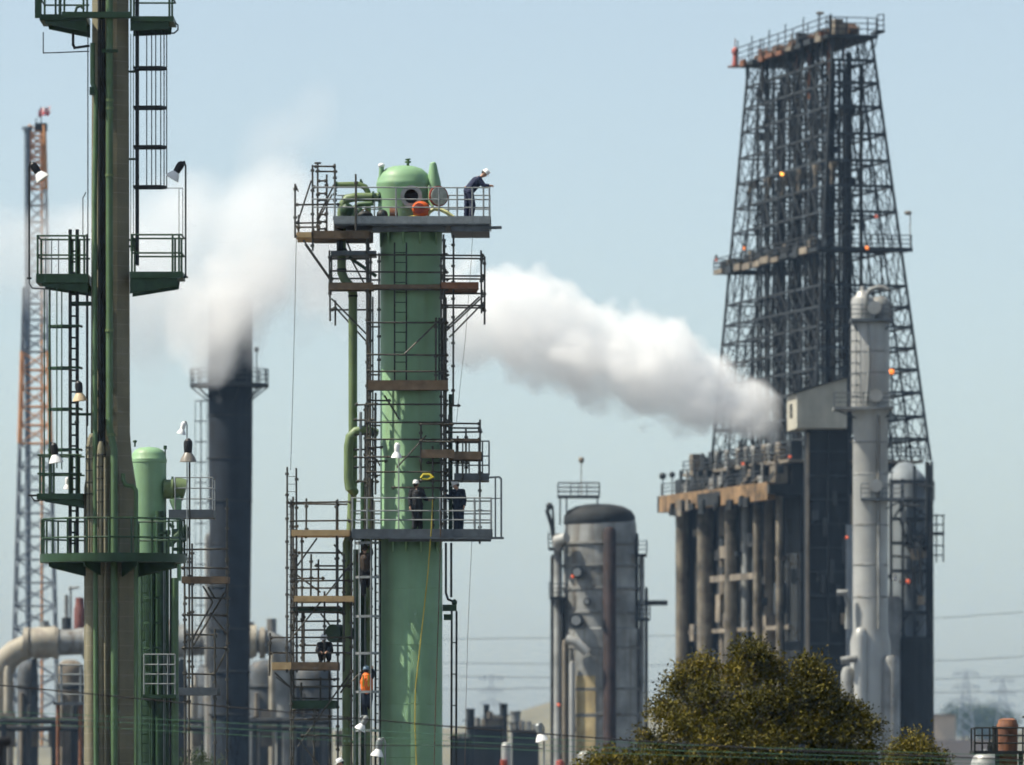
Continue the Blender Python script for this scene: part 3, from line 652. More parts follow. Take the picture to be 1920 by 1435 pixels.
rope('air_hose', 'pale yellow air hose coiled beside the orange blower', [(800, 414, -1.55), (806, 404, -1.5), (815, 398, -1.5), (828, 400, -1.5), (838, 405, -1.55), (848, 412, -1.55), (856, 419, -1.6)], .075, mat('pale yellow duct', (.45, .45, .22), .6), cat='hose')
rope('air_hose', 'thin yellow hose lying on the top platform under the blower', [(700, 418, -1.6), (725, 414, -1.6), (745, 417, -1.6), (776, 412, -1.62), (800, 416, -1.75), (850, 417, -1.75)], .035, MYL, cat='hose')
t = empty('tool_bag', C.p(690, 420, -1.6), 'dark canvas bag with tools lying on the top column platform', 'bag')
m = M(); m.ell(C.p(686, 411, -1.6), .28, .2, .17); m.ell(C.p(718, 409, -1.4), .2, .2, .2); m.build('bag_body', MDK, t)
m = M(); m.path([C.p(678, 405, -1.6), C.p(686, 398, -1.6), C.p(694, 404, -1.6)], .02, 6); m.build('handle', MBR, t)
t = empty('hose_reel', C.p(738, 420, -1.4), 'small rust brown hose reel on the top platform before the dome', 'hose reel')
m = M(); m.tube(C.p(732, 407, -1.4), C.p(746, 407, -1.4), .22, 14); m.build('drum', MRUST, t)
m = M(); m.beam(C.p(733, 420, -1.4), C.p(733, 404, -1.4), .05, .05); m.beam(C.p(746, 420, -1.4), C.p(746, 404, -1.4), .05, .05); m.build('stand', MDK, t)
m = M(); m.path([C.p(790, 900, -1.5), C.p(795, 893, -1.5), C.p(806, 893, -1.5), C.p(812, 898, -1.5), C.p(803, 902, -1.5), C.p(792, 901, -1.5)], .045, 8)
tag(m.build('lifting_sling', mat('bright yellow webbing', (.5, .42, .03), .6)), 'coiled yellow sling slung on the scaffold above the white helmeted worker', 'sling')
floodlight(C.p(746, 848, -1.95), R(-3), 'white floodlight on the grey pole of the lower column platform', G2, C.p(749, 1000, -1.72), house=MWH, size=.95)
floodlight(C.p(684, 1355, -1.9), R(-28), 'white floodlight tilted left at the foot of the caged ladder', G2, C.p(676, 1500, -1.9), house=MGV, size=1.0)
floodlight(C.p(712, 1400, -1.95), R(-10), 'white floodlight below the orange vested climber, nearest the bottom edge', G2, C.p(724, 1500, -1.95), house=MGV, size=1.15)
# ================================================================ D. the far plant
MDS = mat('soot dark steel', (.011, .014, .016), .8, var=.5, scale=.35, streak=.6, streak_col=(.034, .034, .034))
MDS2 = mat('dark lattice steel', (.022, .028, .033), .7, var=.35, scale=.6)
MTAN = mat('weathered concrete pillar', (.20, .17, .13), .85, var=.5, scale=.5, streak=.8, streak_col=(.07, .06, .05))
MSIL = mat('aluminium cladding', (.36, .36, .34), .45, .25, var=.2, scale=.35, streak=.5, streak_col=(.27, .25, .22))
MSIL2 = mat('dull aluminium cladding', (.24, .245, .235), .6, .1, var=.5, scale=.5, streak=.9, streak_col=(.105, .085, .06))
MORB = mat('orange brown rusted beam', (.20, .125, .062), .85, var=.8, scale=.6, streak=.9, streak_col=(.05, .035, .025))
MSHED = mat('beige cladding sheet', (.43, .41, .34), .75, var=.2, scale=.6, streak=.55, streak_col=(.33, .31, .26))
def vessel(s, px, r, prof, mt, T, name='shell', d=0., n=36):
    m = M(); m.lathe(s.x(px), s.Y+d, [(a*s.k, s.z(y) if y is not None else 0.) for a, y in prof], n); return m.build(name, mt, T)
def dome(r, yt, h): return [(r, yt+h), (r*.96, yt+h*.66), (r*.84, yt+h*.36), (r*.6, yt+h*.13), (r*.3, yt+h*.03), (.05, yt)]
# dark smoking stack
D1 = S(620); kd = D1.k
T = empty('chimney_stack', (D1.x(427), 620, 0), 'thick dark smoking stack whose top vanishes into white steam', 'chimney')
vessel(D1, 432, 0, [(36, None), (36, 1300), (38, 1100), (41, 900), (42, 700), (41, 575), (38, 560), (36, 560), (36, 600), (.05, 600)], mat('sooty blue black steel', (.007, .012, .019), .85, var=.6, scale=.6, streak=.6, streak_col=(.016, .022, .03)), T)
for y in (780, 860, 940, 1020, 1100, 1180, 1260, 1340):
    vessel(D1, 431, 0, [(37, y+2), (41.5+(1 if y < 1000 else -2), y+1.2), (41.5+(1 if y < 1000 else -2), y-1.2), (37, y-2)], MDS, T, 'stiffener_ring')
vessel(D1, 396, 0, [(13, None), (13, 1010), (10, 1000), (.05, 999)], MSIL2, T, 'side_duct', d=.6)
m = M(); m.ring(D1.x(430), 620, 40*kd, 74*kd, D1.z(726), D1.z(720), n=32); pf = m.build('platform', MDS2, T)
m = rail_mesh(circ(D1.x(430), 620, 73*kd, D1.z(720), 0, 2*math.pi, 18), 27*kd, 3, .04); m.build('railing', MDS2, pf)
for i in range(10):
    a = R(36*i); c, s_ = math.cos(a), math.sin(a); x = D1.x(430)
    m = M(); m.beam((x+40*kd*c, 620+40*kd*s_, D1.z(752)), (x+72*kd*c, 620+72*kd*s_, D1.z(726)), .12, .12); m.build('bracket', MDS2, pf)
m = M(); m.tube(D1.p(482, 720, -1), D1.p(482, 660, -1), .05, 6); m.ell(D1.p(482, 657, -1), .2, .2, .25); m.build('lamp_post', MDS2, T)
m = cage_mesh(D1.x(377), 620, 11*kd, D1.z(1250), D1.z(752), 5, 14, -math.pi, math.pi, .03); m.build('ladder_cage', MDS2, T)
# orange and white flare derrick
D2 = S(720); k2 = D2.k
MOW = mat('faded orange steel', (.60, .29, .13), .7, var=.3, scale=.5); MWG = mat('faded white steel', (.50, .50, .48), .7, var=.2, scale=.5); MGYM = mat('grey blue mast steel', (.19, .22, .25), .7, var=.3, scale=.5)
T = empty('flare_derrick', (D2.x(66), 720, 0), 'slim lattice derrick painted in orange and pale bands behind the concrete tower', 'derrick')
def hw(py): return 13+(py-235)/865*23 if py > 235 else 13
bands = [(235, 355, MOW, 6), (355, 540, MWG, 6), (540, 660, MGYM, 4), (660, 832, MOW, 5), (832, 1180, MGYM, 8), (1180, 1400, MGYM, 5)]
for (ya, yb, mt, nb) in bands:
    m = M(); dx = 66 if ya > 400 else 70
    def pt(i, py):
        sx, sy = ((-1,-1),(1,-1),(1,1),(-1,1))[i % 4]; h_ = hw(py)
        return D2.p(dx+sx*h_, py, sy*h_*k2)
    for i in range(4): m.tube(pt(i, ya), pt(i, yb), .16 if mt is MOW else .12, 6)
    for b in range(nb):
        y0 = ya+(yb-ya)*b/nb; y1 = ya+(yb-ya)*(b+1)/nb
        for i in range(4):
            m.tube(pt(i, y1), pt(i+1, y1), .07, 5); m.tube(pt(i, y0), pt(i+1, y1), .07, 5); m.tube(pt(i+1, y0), pt(i, y1), .07, 5)
    m.build('lattice_section', mt, T)
m = M(); m.tube(D2.p(52, 244, -1.2), D2.p(54, 1400, -.5), .3, 10); m.tube(D2.p(52, 246, -1.2), D2.p(52, 240, -1.2), .55, 10); m.build('flare_pipe', mat('blue grey pipe', (.16, .20, .24), .6, var=.3), T)
m = M(); m.tube(D2.p(78, 244, .5), D2.p(78, 1400, .4), .14, 8); m.build('flare_pipe', MOW, T)
m = M(); m.box(D2.x(66), D2.x(88), 719.2, 720.8, D2.z(246), D2.z(232)); m.tube(D2.p(68, 232, 0), D2.p(68, 222, 0), .06, 5); m.build('crown_block', MDS2, T)
m = M(); m.tube(D2.p(77, 235, 0), D2.p(77, 200, 0), .05, 5); vs = []; n_ = 10
for i in range(n_+1):
    x = 72+22*i/n_
    for y in (205, 220): vs += [D2.p(x, y-2.5*i/n_*2+1.2*math.sin(i*1.1), .25*math.sin(i*.9))]
fl = M(); fl.add(vs, [(2*i, 2*i+1, 2*i+3, 2*i+2) for i in range(n_)]); fl.v += [v+Vector((0, .03, 0)) for v in vs]; o_ = len(vs); fl.f += [tuple(j+o_ for j in (2*i+2, 2*i+3, 2*i+1, 2*i)) for i in range(n_)]; fl.mi += [0]*n_
def flag_mat():
    mm = mat('red and white cloth', (.6, .12, .13), .8, var=.2); t = mm.node_tree; b = t.nodes['Principled BSDF']
    ck = t.nodes.new('ShaderNodeTexChecker'); ck.inputs['Scale'].default_value = 2.2; ck.inputs[1].default_value = (.62, .06, .08, 1); ck.inputs[2].default_value = (.75, .62, .62, 1)
    tc = t.nodes.new('ShaderNodeTexCoord'); t.links.new(tc.outputs['Object'], ck.inputs[0]); t.links.new(ck.outputs[0], b.inputs['Base Color']); return mm
tf = empty('flag', D2.p(77, 235, 0), 'small red and white flag flying on top of the orange banded derrick', 'flag')
m.build('flagpole', MDS2, tf); fl.build('cloth', flag_mat(), tf)
MVES = mat('bright aluminium duct', (.31, .28, .22), .7, .05, var=.45, scale=.5, streak=.85, streak_col=(.24, .20, .16))
MVD = mat('dark insulated vessel', (.075, .085, .095), .7, var=.5, scale=.5, streak=.7, streak_col=(.16, .14, .11))
# row of vessels low on the left under a bright overhead duct
D3 = S(660); k3 = D3.k
T = empty('overhead_duct', (D3.x(20), 658, 0), 'wide pale aluminium duct arching over the dark vessels low on the left', 'duct')
r = 27*k3
for pts, rr, mt in (([Vector((D3.x(8), 656, 0)), D3.p(8, 1262, -4), D3.p(14, 1243, -4), D3.p(34, 1224, -4), D3.p(64, 1210, -4)], .85, MVES), ([D3.p(66, 1208, -4), D3.p(112, 1204, -4)], 1.1, MVES), ([D3.p(114, 1206, -4), D3.p(178, 1203, -4)], .92, MSIL2), ([D3.p(180, 1205, -4), D3.p(300, 1206, -4)], 1.0, MVES), ([D3.p(302, 1204, -4), D3.p(352, 1204, -4)], 1.15, MSIL2), ([D3.p(354, 1207, -4), D3.p(452, 1204, -4)], .9, MSIL2), ([D3.p(454, 1203, -4), D3.p(484, 1203, -4)], 1.12, MVES), ([D3.p(486, 1204, -4), D3.p(506, 1205, -4), D3.p(526, 1216, -4), D3.p(535, 1236, -4), D3.p(536, 1268, -4), Vector((D3.x(536), 656, 0))], .8, MSIL2)):
    m = M(); m.path(pts, r*rr, 20); m.build('duct_run', mt, T)
for px, h_ in ((88, 12), (130, 18), (206, 9), (330, 14), (470, 10), (512, 16)):
    m = M(); c0 = D3.p(px, 1196, -4); m.tube(c0, c0+Vector((0, 0, .9+h_*k3)), .45, 8); m.build('stub_nozzle', random.choice((MSIL2, MDS2, MRUST)), T)
for px in (50, 105, 160, 250, 330, 400, 468, 490):
    m = M(); c0 = D3.p(px, 1207, -4); m.tube(c0, c0+Vector((.5, 0, 0)), r*1.1, 20); m.build('flange', MVES if px % 20 else MSIL2, T)
for px, dd in ((70, -2.2), (255, -2), (345, -2.1), (440, -2)):
    m = M(); m.beam(Vector((D3.x(px), 656, 0)), D3.p(px, 1236, -4), .5, .5); m.build('support_leg', MDS2, T)
for px, w_, top in ((24, 7, 1250), (367, 8, 1285), (373, 4, 1262), (515, 6, 1226), (300, 5, 1260)):
    vessel(D3, px, 0, [(w_, None), (w_, top+10), (w_*.6, top+1), (.05, top)], MVES, T, 'riser_pipe', d=-7, n=14)
for (px, r, top, d, lab) in ((52, 20, 1238, 0, 'dark insulated vessel second from the left edge under the pale duct'), (128, 27, 1236, 3, 'dark brownish vessel under the pale duct just left of the concrete tower'), (300, 48, 1232, 4, 'dark insulated vessel under the pale duct behind the green drum'), (400, 40, 1238, 8, 'dark insulated vessel under the pale duct behind the dark smoking stack'), (500, 38, 1236, 2, 'dark insulated vessel between dark stack and boarded scaffold'), (585, 36, 1240, 4, 'dark insulated vessel behind the boarded scaffold')):
    T = empty('storage_vessel', (D3.x(px), 660+d, 0), lab, 'vessel', 'row of dark vessels low on the left')
    vessel(D3, px, r, [(r, None)] + dome(r, top, 30), MVD if px != 128 else MTAN, T, d=d)
    vessel(D3, px-r*.5, 0, [(4, None), (4, 1300), (.05, 1299)], MTAN, T, 'downcomer_pipe', d=d-r*k3*1.05, n=12)
    vessel(D3, px+r*.3, 0, [(6, None), (6, 1330), (4, 1322), (.05, 1321)], MDS, T, 'downcomer_pipe', d=d-r*k3*1.15, n=12)
    vessel(D3, px, 0, [(r*1.01, 1292), (r*1.05, 1290), (r*1.05, 1286), (r*1.01, 1284)], MDS2, T, 'stiffener_ring', d=d)
T = empty('roof_tank', D3.p(146, 1172, 3), 'small rust red tank standing above the silver vessels left of the concrete tower', 'tank')
vessel(D3, 146, 0, [(11, 1180), (11, 1140), (9, 1137), (8, 1120), (.05, 1119)], mat('rust red tank paint', (.16, .05, .04), .7, var=.4), T, d=3)
m = M(); m.tube(D3.p(130, 1180, 2), D3.p(130, 1098, 2), .1, 6); m.tube(D3.p(126, 1104, 2), D3.p(146, 1100, 2), .12, 6); m.tube(D3.p(122, 1165, 2), D3.p(122, 1115, 2), .2, 6); m.build('vent_pipe', MSIL2, T)
# silver access ladder structure left of tower base
t = empty('access_stair', S(420).p(130, 1500), 'small galvanised access stair and landing left of the concrete tower foot', 'stair')
q = S(420); m = M()
for y in (1247, 1265, 1283, 1302): m.tube(q.p(105, y, 0), q.p(156, y, 0), .05, 6); m.tube(q.p(105, y, .9), q.p(156, y, .9), .05, 6)
for px in (106, 114, 150): m.tube(q.p(px, 1317, 0), q.p(px, 1245, 0), .045, 6); m.tube(q.p(px, 1317, .9), q.p(px, 1245, .9), .045, 6)
m.build('railing', MGV, t)
m = M(); m.box(q.x(100), q.x(158), 419.9, 421, q.z(1322), q.z(1317)); m.build('landing', MGV2, t)
m = M()
for px in (108, 150): m.tube(Vector((q.x(px), 420.4, 0)), q.p(px, 1322, .4), .12, 8)
m.build('post', MRUST, t)
t = empty('pipe_rack', Vector((D3.x(255), 640, 0)), 'low brown steel pipe rack along the feet of the silver vessels', 'pipe rack')
q = S(640); m = M()
for px in range(-40, 620, 47): m.beam(Vector((q.x(px), 640, 0)), q.p(px, 1345, 0), .45, .45)
m.build('frame', MDS, t)
m = M()
for y, r_, d in ((1352, .3, 0), (1366, .25, 1)): m.tube(q.p(-60, y, d), q.p(620, y, d), r_, 8)
m.build('pipe', MDS, t)
for px in range(-45, 620, 44):
    m = M(); m.box(q.x(px+random.uniform(0, 15)), q.x(px+26), 641, 643, q.z(1400), q.z(1372-random.uniform(0, 40))); m.build('cable_tray', MTAN, t)
# grey vessel
D4 = S(600); k4 = D4.k
T = empty('reactor_vessel', (D4.x(1124), 600, 0), 'grey clad vessel with black cap and dark vertical pipe, left of the tree', 'vessel')
vessel(D4, 1126, 0, [(74, None), (74, 1180), (71, 1178), (70, 1030), (68, 1010), (67, 985), (65, 975), (64, 974), (.05, 974)], MSIL2, T)
vessel(D4, 1124, 0, [(66, 984), (67.5, 980), (66.5, 968), (60, 958), (45, 950), (24, 946), (.05, 945)], MDS, T, 'cap')
for y in (1020, 1062, 1105, 1150, 1215, 1292, 1340):
    vessel(D4, 1126, 0, [(72, y+3), (75.5 if y > 1170 else 72.5, y+2), (75.5 if y > 1170 else 72.5, y-2), (72, y-3)], mat('dull band', (.16, .16, .15), .7) if y == 1020 else bpy.data.materials['dull band'], T, 'band')
def fpipe(px, r, ya, yb, mt, d=-74, nm='downcomer_pipe'):
    vessel(D4, px, 0, [(r, yb), (r, ya+8), (r*.7, ya+2), (.05, ya)], mt, T, nm, d=d*k4, n=14)
fpipe(1142, 12, 990, None, mat('dark maroon pipe', (.030, .018, .018), .8, var=.7, scale=.7), -75)
fpipe(1072, 5.5, 1240, None, MSIL, -66)
fpipe(1046, 8, 1000, None, MSIL2, -30); fpipe(1036, 4, 1040, None, MDS, -10); fpipe(1058, 4, 1200, None, MTAN, -52); fpipe(1054, 5, 1120, None, MDS, -40)
fpipe(1203, 5, 1040, None, MSIL2, -12); fpipe(1212, 3, 1100, None, MDS2, 0); fpipe(1194, 3, 1000, None, MDS2, -25)
m = M(); t0 = R(252); 
for y0, y1 in ((1268, 1290), (1296, 1338), (1345, 1410)): m.ring(D4.x(1126), 600, 74.6*k4, 75.2*k4, D4.z(y1), D4.z(y0), R(232), R(262), 8)
m.build('tan_cladding', mat('tan cladding', (.40, .31, .16), .7, var=.5, scale=.5), T)
for px, py, r in ((1082, 1075, 12), (1080, 1165, 14), (1100, 1130, 7)):
    a = max(-.95, min(.95, (px-1126)/74)); yy = -74*k4*math.sqrt(1-a*a)
    m = M(); m.tube(D4.p(px, py, yy-.8), D4.p(px, py, yy+.3), r*k4, 14); mw = m.build('manway', MDS2, T)
    m = M(); m.tube(D4.p(px-1, py, yy-.95), D4.p(px-1, py, yy-.8), r*.65*k4, 14); m.build('cover', MSIL, mw)
m = M(); m.path([D4.p(1046, 1030, -2), D4.p(1046, 1015, -2.4), D4.p(1062, 1010, -3)], .45, 10); m.build('elbow_pipe', MSIL, T)
m = M(); m.path([D4.p(1062, 1200, -3.4), D4.p(1080, 1205, -3.6), D4.p(1100, 1225, -3.6)], .4, 10); m.build('elbow_pipe', MSIL, T)
m = M(); m.box(D4.x(1046), D4.x(1124), 598.5, 601.5, D4.z(934), D4.z(930)); pf = m.build('platform', MDS2, T)
m = rail_mesh([D4.p(1046, 930, -1.4), D4.p(1070, 930, -1.4), D4.p(1100, 930, -1.4), D4.p(1124, 930, -1.4), D4.p(1124, 930, 1.4), D4.p(1085, 930, 1.4), D4.p(1046, 930, 1.4)], 24*k4, 3, .035)
for px in (1050, 1062, 1120): m.tube(D4.p(px, 934, -1), D4.p(px, 985, -1), .07, 5)
m.build('railing', MDS2, pf)
m = M(); m.tube(D4.p(1090, 930, 0), D4.p(1090, 868, 0), .04, 5); m.ell(D4.p(1090, 863, 0), .25, .25, .28); m.build('lamp_post', MTAN, T)
for (x0, x1, yt) in ((1028, 1056, 1028), (1030, 1062, 1120), (1196, 1218, 1160), (1190, 1212, 1040)):
    m = M(); m.box(D4.x(x0), D4.x(x1), 597.6, 599.6, D4.z(yt+5), D4.z(yt)); pf = m.build('platform', MDS2, T)
    m = rail_mesh([D4.p(x0, yt, -2.4), D4.p(x1, yt, -2.4), D4.p(x1, yt, -.5)], 24*k4, 3, .035); m.tube(D4.p(x0, yt, -2.4), D4.p(x0, yt-28, -2.4), .05); m.build('railing', MDS2, pf)
m = M(); m.path([D4.p(1040, 1028, -1), D4.p(1034, 985, -1), D4.p(1026, 960, -1), D4.p(1030, 948, -1)], .18, 8); m.path([D4.p(1040, 1028, -1), D4.p(1036, 950, -1)], .1, 6); m.ell(D4.p(1030, 950, -1), .3, .3, .3); m.build('relief_vent', MDS2, T)
MREDL = glow('red lamp glass', (.75, .12, .04), .28)
def lampdot(s, px, py, d, lab, mt, r=.135, grp='small orange and red lamps on the far plant'):
    t = empty('bulkhead_lamp', s.p(px, py, d), lab, 'lamp', grp)
    m = M(); m.ell(s.p(px, py, d), r, r, r*1.1, 12, 8); m.build('lamp_glass', mt, t)
    m = M(); m.tube(s.p(px, py, d)+Vector((0, 0, r*.7)), s.p(px, py, d)+Vector((0, 0, r*1.6)), r*.6, 8); m.build('lamp_cap', MDS2, t)
lampdot(D4, 1073, 1083, -76*k4, 'red lamp on the upper left of the grey capped vessel', MREDL)
lampdot(D4, 1047, 1322, -60*k4, 'red lamp low on the left pipes of the grey capped vessel', MREDL)
# ---------------------------------------------------------------- coker with its derrick row
UX = Vector((-.2370, .9715, 0)); VX = Vector((.9715, .2370, 0)); O0 = Vector((28.2, 650, 0)); kk = 650/F
def D(u, v, z): return O0 + UX*u + VX*v + Vector((0, 0, z))
def zc(py): return HC+(HOR-py)*kk
def obox(m, u0, u1, v0, v1, z0, z1): return m.prism([D(u0, v0, z0), D(u1, v0, z0), D(u1, v1, z0), D(u0, v1, z0)], (0, 0, z1-z0))
TD = empty('drilling_derrick', D(16, 3, zc(850)), 'tall dark six bay lattice derrick standing on the coker deck at right', 'derrick')
zt, zm, zb = zc(70), zc(466), zc(862)
def fr(z): return (zt-z)/(zt-zb)
def v0(z): return 1.0-2.2*fr(z)
def v1(z): return 4.7+5.3*fr(z)
def uu(i, z):
    a = fr(z); return (0-1.0*a) + (28.5+6.5*a)*i/6
ys = [70, 112, 154, 199, 250, 300, 348, 396, 466, 535, 575, 612, 652, 692, 735, 780, 822, 862]
for i in range(7):
    for side in (v0, v1):
        m = M(); m.path([D(uu(i, zc(y)), side(zc(y)), zc(y)) for y in ys], .14 if i in (0, 6) else .11, 6); m.build('leg', MDS2, TD)
for y in ys[1:-1]:
    z = zc(y); m = M()
    for side in (v0, v1): m.beam(D(uu(0, z), side(z), z), D(uu(6, z), side(z), z), .13, .22)
    for i in range(7): m.beam(D(uu(i, z), v0(z), z), D(uu(i, z), v1(z), z), .11, .18 if i else .26)
    m.build('girder', MDS2, TD)
for i in range(6):
    for side in (v0, v1):
        m = M()
        for y0, y1 in zip(ys[:-1], ys[1:]):
            a, b = zc(y0), zc(y1); um = lambda z: (uu(i, z)+uu(i+1, z))/2
            P = lambda u, z: D(u+random.uniform(-.18, .18), side(z)+random.uniform(-.15, .15), z+random.uniform(-.2, .2))
            if random.random() < .5: m.tube(P(um(a), a), P(um(b), b), random.uniform(.04, .09), 4)
            if random.random() < .35: m.tube(P(uu(i, a)+1.2, a), P(uu(i, b)+1.3, b), random.uniform(.04, .11), 4)
            m.tube(P(uu(i, a), a), P(um(b), b), random.uniform(.04, .08), 4); m.tube(P(uu(i+1, a), a), P(um(b), b), .055, 4)
            m.tube(P(um(a), a), P(uu(i, b), b), .045, 4); m.tube(P(um(a), a), P(uu(i+1, b), b), .045, 4)
        m.build('lattice_panel', MDS2, TD)
for i in (0, 3, 6):
    m = M()
    for y0, y1 in zip(ys[:-1], ys[1:]):
        a, b = zc(y0), zc(y1)
        P = lambda t, z: D(uu(i, z)+random.uniform(-.1, .1), v0(z)+(v1(z)-v0(z))*t+random.uniform(-.18, .18), z+random.uniform(-.2, .2))
        for t in (random.uniform(.1, .45), random.uniform(.55, .9)): m.tube(P(t, a), P(t, b), random.uniform(.04, .1), 4)
        m.tube(P(0, a), P(.5, b), .05, 4); m.tube(P(1, a), P(.5, b), .05, 4); m.tube(P(.5, a), P(0, b), .045, 4); m.tube(P(.5, a), P(1, b), .045, 4)
        if i == 0:
            for t in (.28, .72): m.tube(P(t, a), P(t, b), .06, 5)
    m.build('lattice_panel', MDS2, TD)
for i in range(6):
    u = 1.2+5.5*i; m = M(); vv = 2.9
    m.tube(D(u, vv, zc(865)), D(u, vv, zc(95)), .28, 10); m.tube(D(u, vv-.9, zc(865)), D(u, vv-.9, zc(110)), .15, 6); m.tube(D(u-.5, vv+1.0, zc(865)), D(u-.5, vv+1.0, zc(120)), .18, 6)
    m.tube(D(u+.6, vv-.4, zc(865)), D(u+.6, vv-.4, zc(300)), .14, 6); m.tube(D(u+2.2, vv-.8, zc(865)), D(u+2.2, vv-.8, zc(480+20*i)), .2, 6)
    y = random.choice((160, 210, 330)); m.box(*[0]*6) if False else None
    for y in (200, 262, 330, 420, 560, 640): 
        if random.random() < .4: obox(m, u-.4, u+.5, vv-.6, vv+.5, zc(y+random.uniform(8, 16)), zc(y))
    m.build('drill_stem', MDS, TD)
    m = M(); obox(m, u-.6, u+.9, 1.3, 1.7, zc(310+random.uniform(0, 14)), zc(296)); m.tube(D(u-.3, 1.2, zc(345)), D(u-.3, 1.2, zc(300)), .16, 6); m.build('hoist_bracket', MTAN, TD)
# crown platform
m = M(); obox(m, -1.2, 29.5, .2, 4.9, zc(72), zc(66)); pf = m.build('crown_platform', MDS2, TD)
for i in range(9):
    u = .3+3.25*i; m = M(); obox(m, u, u+random.uniform(1.2, 2.6), -.1, .197, zc(74)+random.uniform(-.15, .1), zc(66)+random.uniform(-.1, .35)); m.build('edge_beam', random.choice((MTAN, MDS2, MTAN, MRUST)), pf)
m = rail_mesh([D(u, .1, zc(66)) for u in (29.5, 25, 20, 15, 10, 5, -1.1)] + [D(-1.1, v, zc(66)) for v in (2, 4, 4.8)], 32*kk, 3, .05)
for u in (29, 24, 18, 12.5, 6.5, 1.5): m.tube(D(u, .1, zc(66)), D(u, .1, zc(20)), .06, 5)
m.build('railing', MDS2, pf)
m = rail_mesh([D(-1.2, 4.9, zc(58)), D(-1.2, 5.5, zc(58))], 30*kk, 3, .05); obox(m, -1.2, 1.0, 4.903, 5.6, zc(61), zc(56)); m.tube(D(-1.2, 5.5, zc(58)), D(-1.2, 5.5, zc(26)), .06, 5); m.beam(D(0, 5, zc(87)), D(0, 5.3, zc(61)), .12, .12); m.build('side_gallery', MDS2, pf)
for i in range(6):
    u = 1.0+5.4*i; m = M(); c = D(u, 1.9, zc(52)); q1 = D(u, 3.4, zc(52)); m.tube(c, q1, .62, 14); m.tube(D(u+1.8, 2, zc(54)), D(u+1.8, 3.2, zc(54)), .4, 12); m.tube(D(u-1.3, 2.4, zc(56)), D(u-1.3, 3.2, zc(56)), .35, 10); m.build('crown_sheave', mat('rust brown sheave', (.10, .06, .04), .8, var=.5) if i == 0 else bpy.data.materials['rust brown sheave'], pf)
rc = random.Random(21)
for i in range(26):
    u = rc.uniform(-1, 29); v = rc.uniform(.3, 4.4); m = M(); z = zc(66); hh = rc.uniform(.5, 1.7)
    if i % 2: m.tube(D(u, v, z), D(u, v, z+hh*1.5), rc.uniform(.05, .14), 6); m.tube(D(u, v, z+hh), D(u+rc.uniform(.6, 2), v, z+hh+rc.uniform(-.2, .3)), .08, 6)
    else: obox(m, u, u+rc.uniform(.5, 1.5), v, v+.8, z, z+hh)
    m.build('crown_gear', rc.choice((MDS, MDS2, MTAN, MRUST)), pf)
for i in range(22):
    u = rc.uniform(0, 28); v = rc.uniform(.6, 4.8); z = zc(72); m = M(); L = rc.uniform(1, 5)
    m.tube(D(u, v, z), D(u+rc.uniform(-.2, .2), v, z-L), rc.uniform(.06, .22), 6); m.build('hanging_gear', rc.choice((MDS, MDS2, MRUST)), pf)
# middle gallery
m = M(); obox(m, -2.2, 33.6, -1.0, .1, zc(472), zc(466)); obox(m, -2.2, -.6, .1, 7.8, zc(472), zc(466)); obox(m, 32.4, 33.6, .1, 8.4, zc(472), zc(466)); pf = m.build('gallery', MDS2, TD)
m = M(); obox(m, -2.35, -2.203, -1.0, 7.9, zc(473), zc(465)); m.build('edge_beam', MDS2, pf)
for i in range(11):
    u = -2.2+3.25*i; m = M(); obox(m, u, u+rc.uniform(1.6, 3.1), -1.15, -1.0, zc(473)-rc.uniform(0, .2), zc(466)+rc.uniform(-.1, .25)); m.build('edge_beam', rc.choice((MTAN, MDS2, MDS2)), pf)
for i in range(24):
    u = rc.uniform(-1, 32); z = zc(466); m = M(); v = rc.uniform(-.9, -.1); obox(m, u, u+rc.uniform(.3, 1.2), v, v+.5, z, z+rc.uniform(.3, 1.3)); m.build('gallery_gear', rc.choice((MDS, MDS2, MTAN)), pf)
m = rail_mesh([D(33.5, v, zc(466)) for v in (8, 4, -1.0)] + [D(u, -1.05, zc(466)) for u in (28, 24, 20, 16, 12, 8, 4, 0, -2.2)] + [D(-2.2, v, zc(466)) for v in (2, 4, 6, 7.8)], 24*kk, 3, .05)
m.build('railing', MDS2, pf)
for i in range(8):
    u = 1+4.2*i; m = M(); obox(m, u, u+1.7, -.8, .05, zc(464), zc(450)); m.build('winch_box', MDS, pf)
m = M(); m.tube(D(-2.2, 7.7, zc(466)), D(-2.2, 7.7, zc(402)), .05, 5); m.ell(D(-2.2, 7.5, zc(400)), .35, .25, .2); m.build('lamp_post', MTAN, pf)
# inner clutter: cable runs
for i in range(5):
    u = random.uniform(0, 30); v = random.uniform(1.2, 4.6); m = M(); ya = random.uniform(95, 460); m.tube(D(u, v, zc(865)), D(u+random.uniform(-.8, .8), v, zc(ya)), random.uniform(.05, .13), 5); m.build('service_pipe', MDS2, TD)
for u, v, y, lab, mt in ((14.5, .6, 303, 'bright amber lamp high on the front of the derrick', MLAMP2), (26, .2, 430, 'orange lamp at the left inside the derrick just above its gallery', MLAMP), (-2.4, 3.8, 467, 'glowing lamp on the near end of the derrick gallery', MLAMP), (-.6, 5.2, 405, 'faint red lamp at right on the derrick above the gallery', MREDL), (33.6, -.5, 442, 'small red lamp on the far left end of the derrick gallery', MREDL)):
    t = empty('bulkhead_lamp', D(u, v, zc(y)), lab, 'lamp', 'small orange and red lamps on the far plant'); c = D(u, v-.25, zc(y))
    m = M(); m.ell(c, .16, .16, .17, 12, 8); m.build('lamp_glass', mt, t); m = M(); m.tube(c+Vector((0, 0, .18)), c+Vector((0, 0, .42)), .15, 8); m.build('lamp_cap', MDS2, t)
t = empty('fire_monitor', D(30.3, .4, zc(72)), 'orange red fire monitor on the far left tip of the derrick crown', 'fire monitor'); c = D(30.3, .2, zc(66))
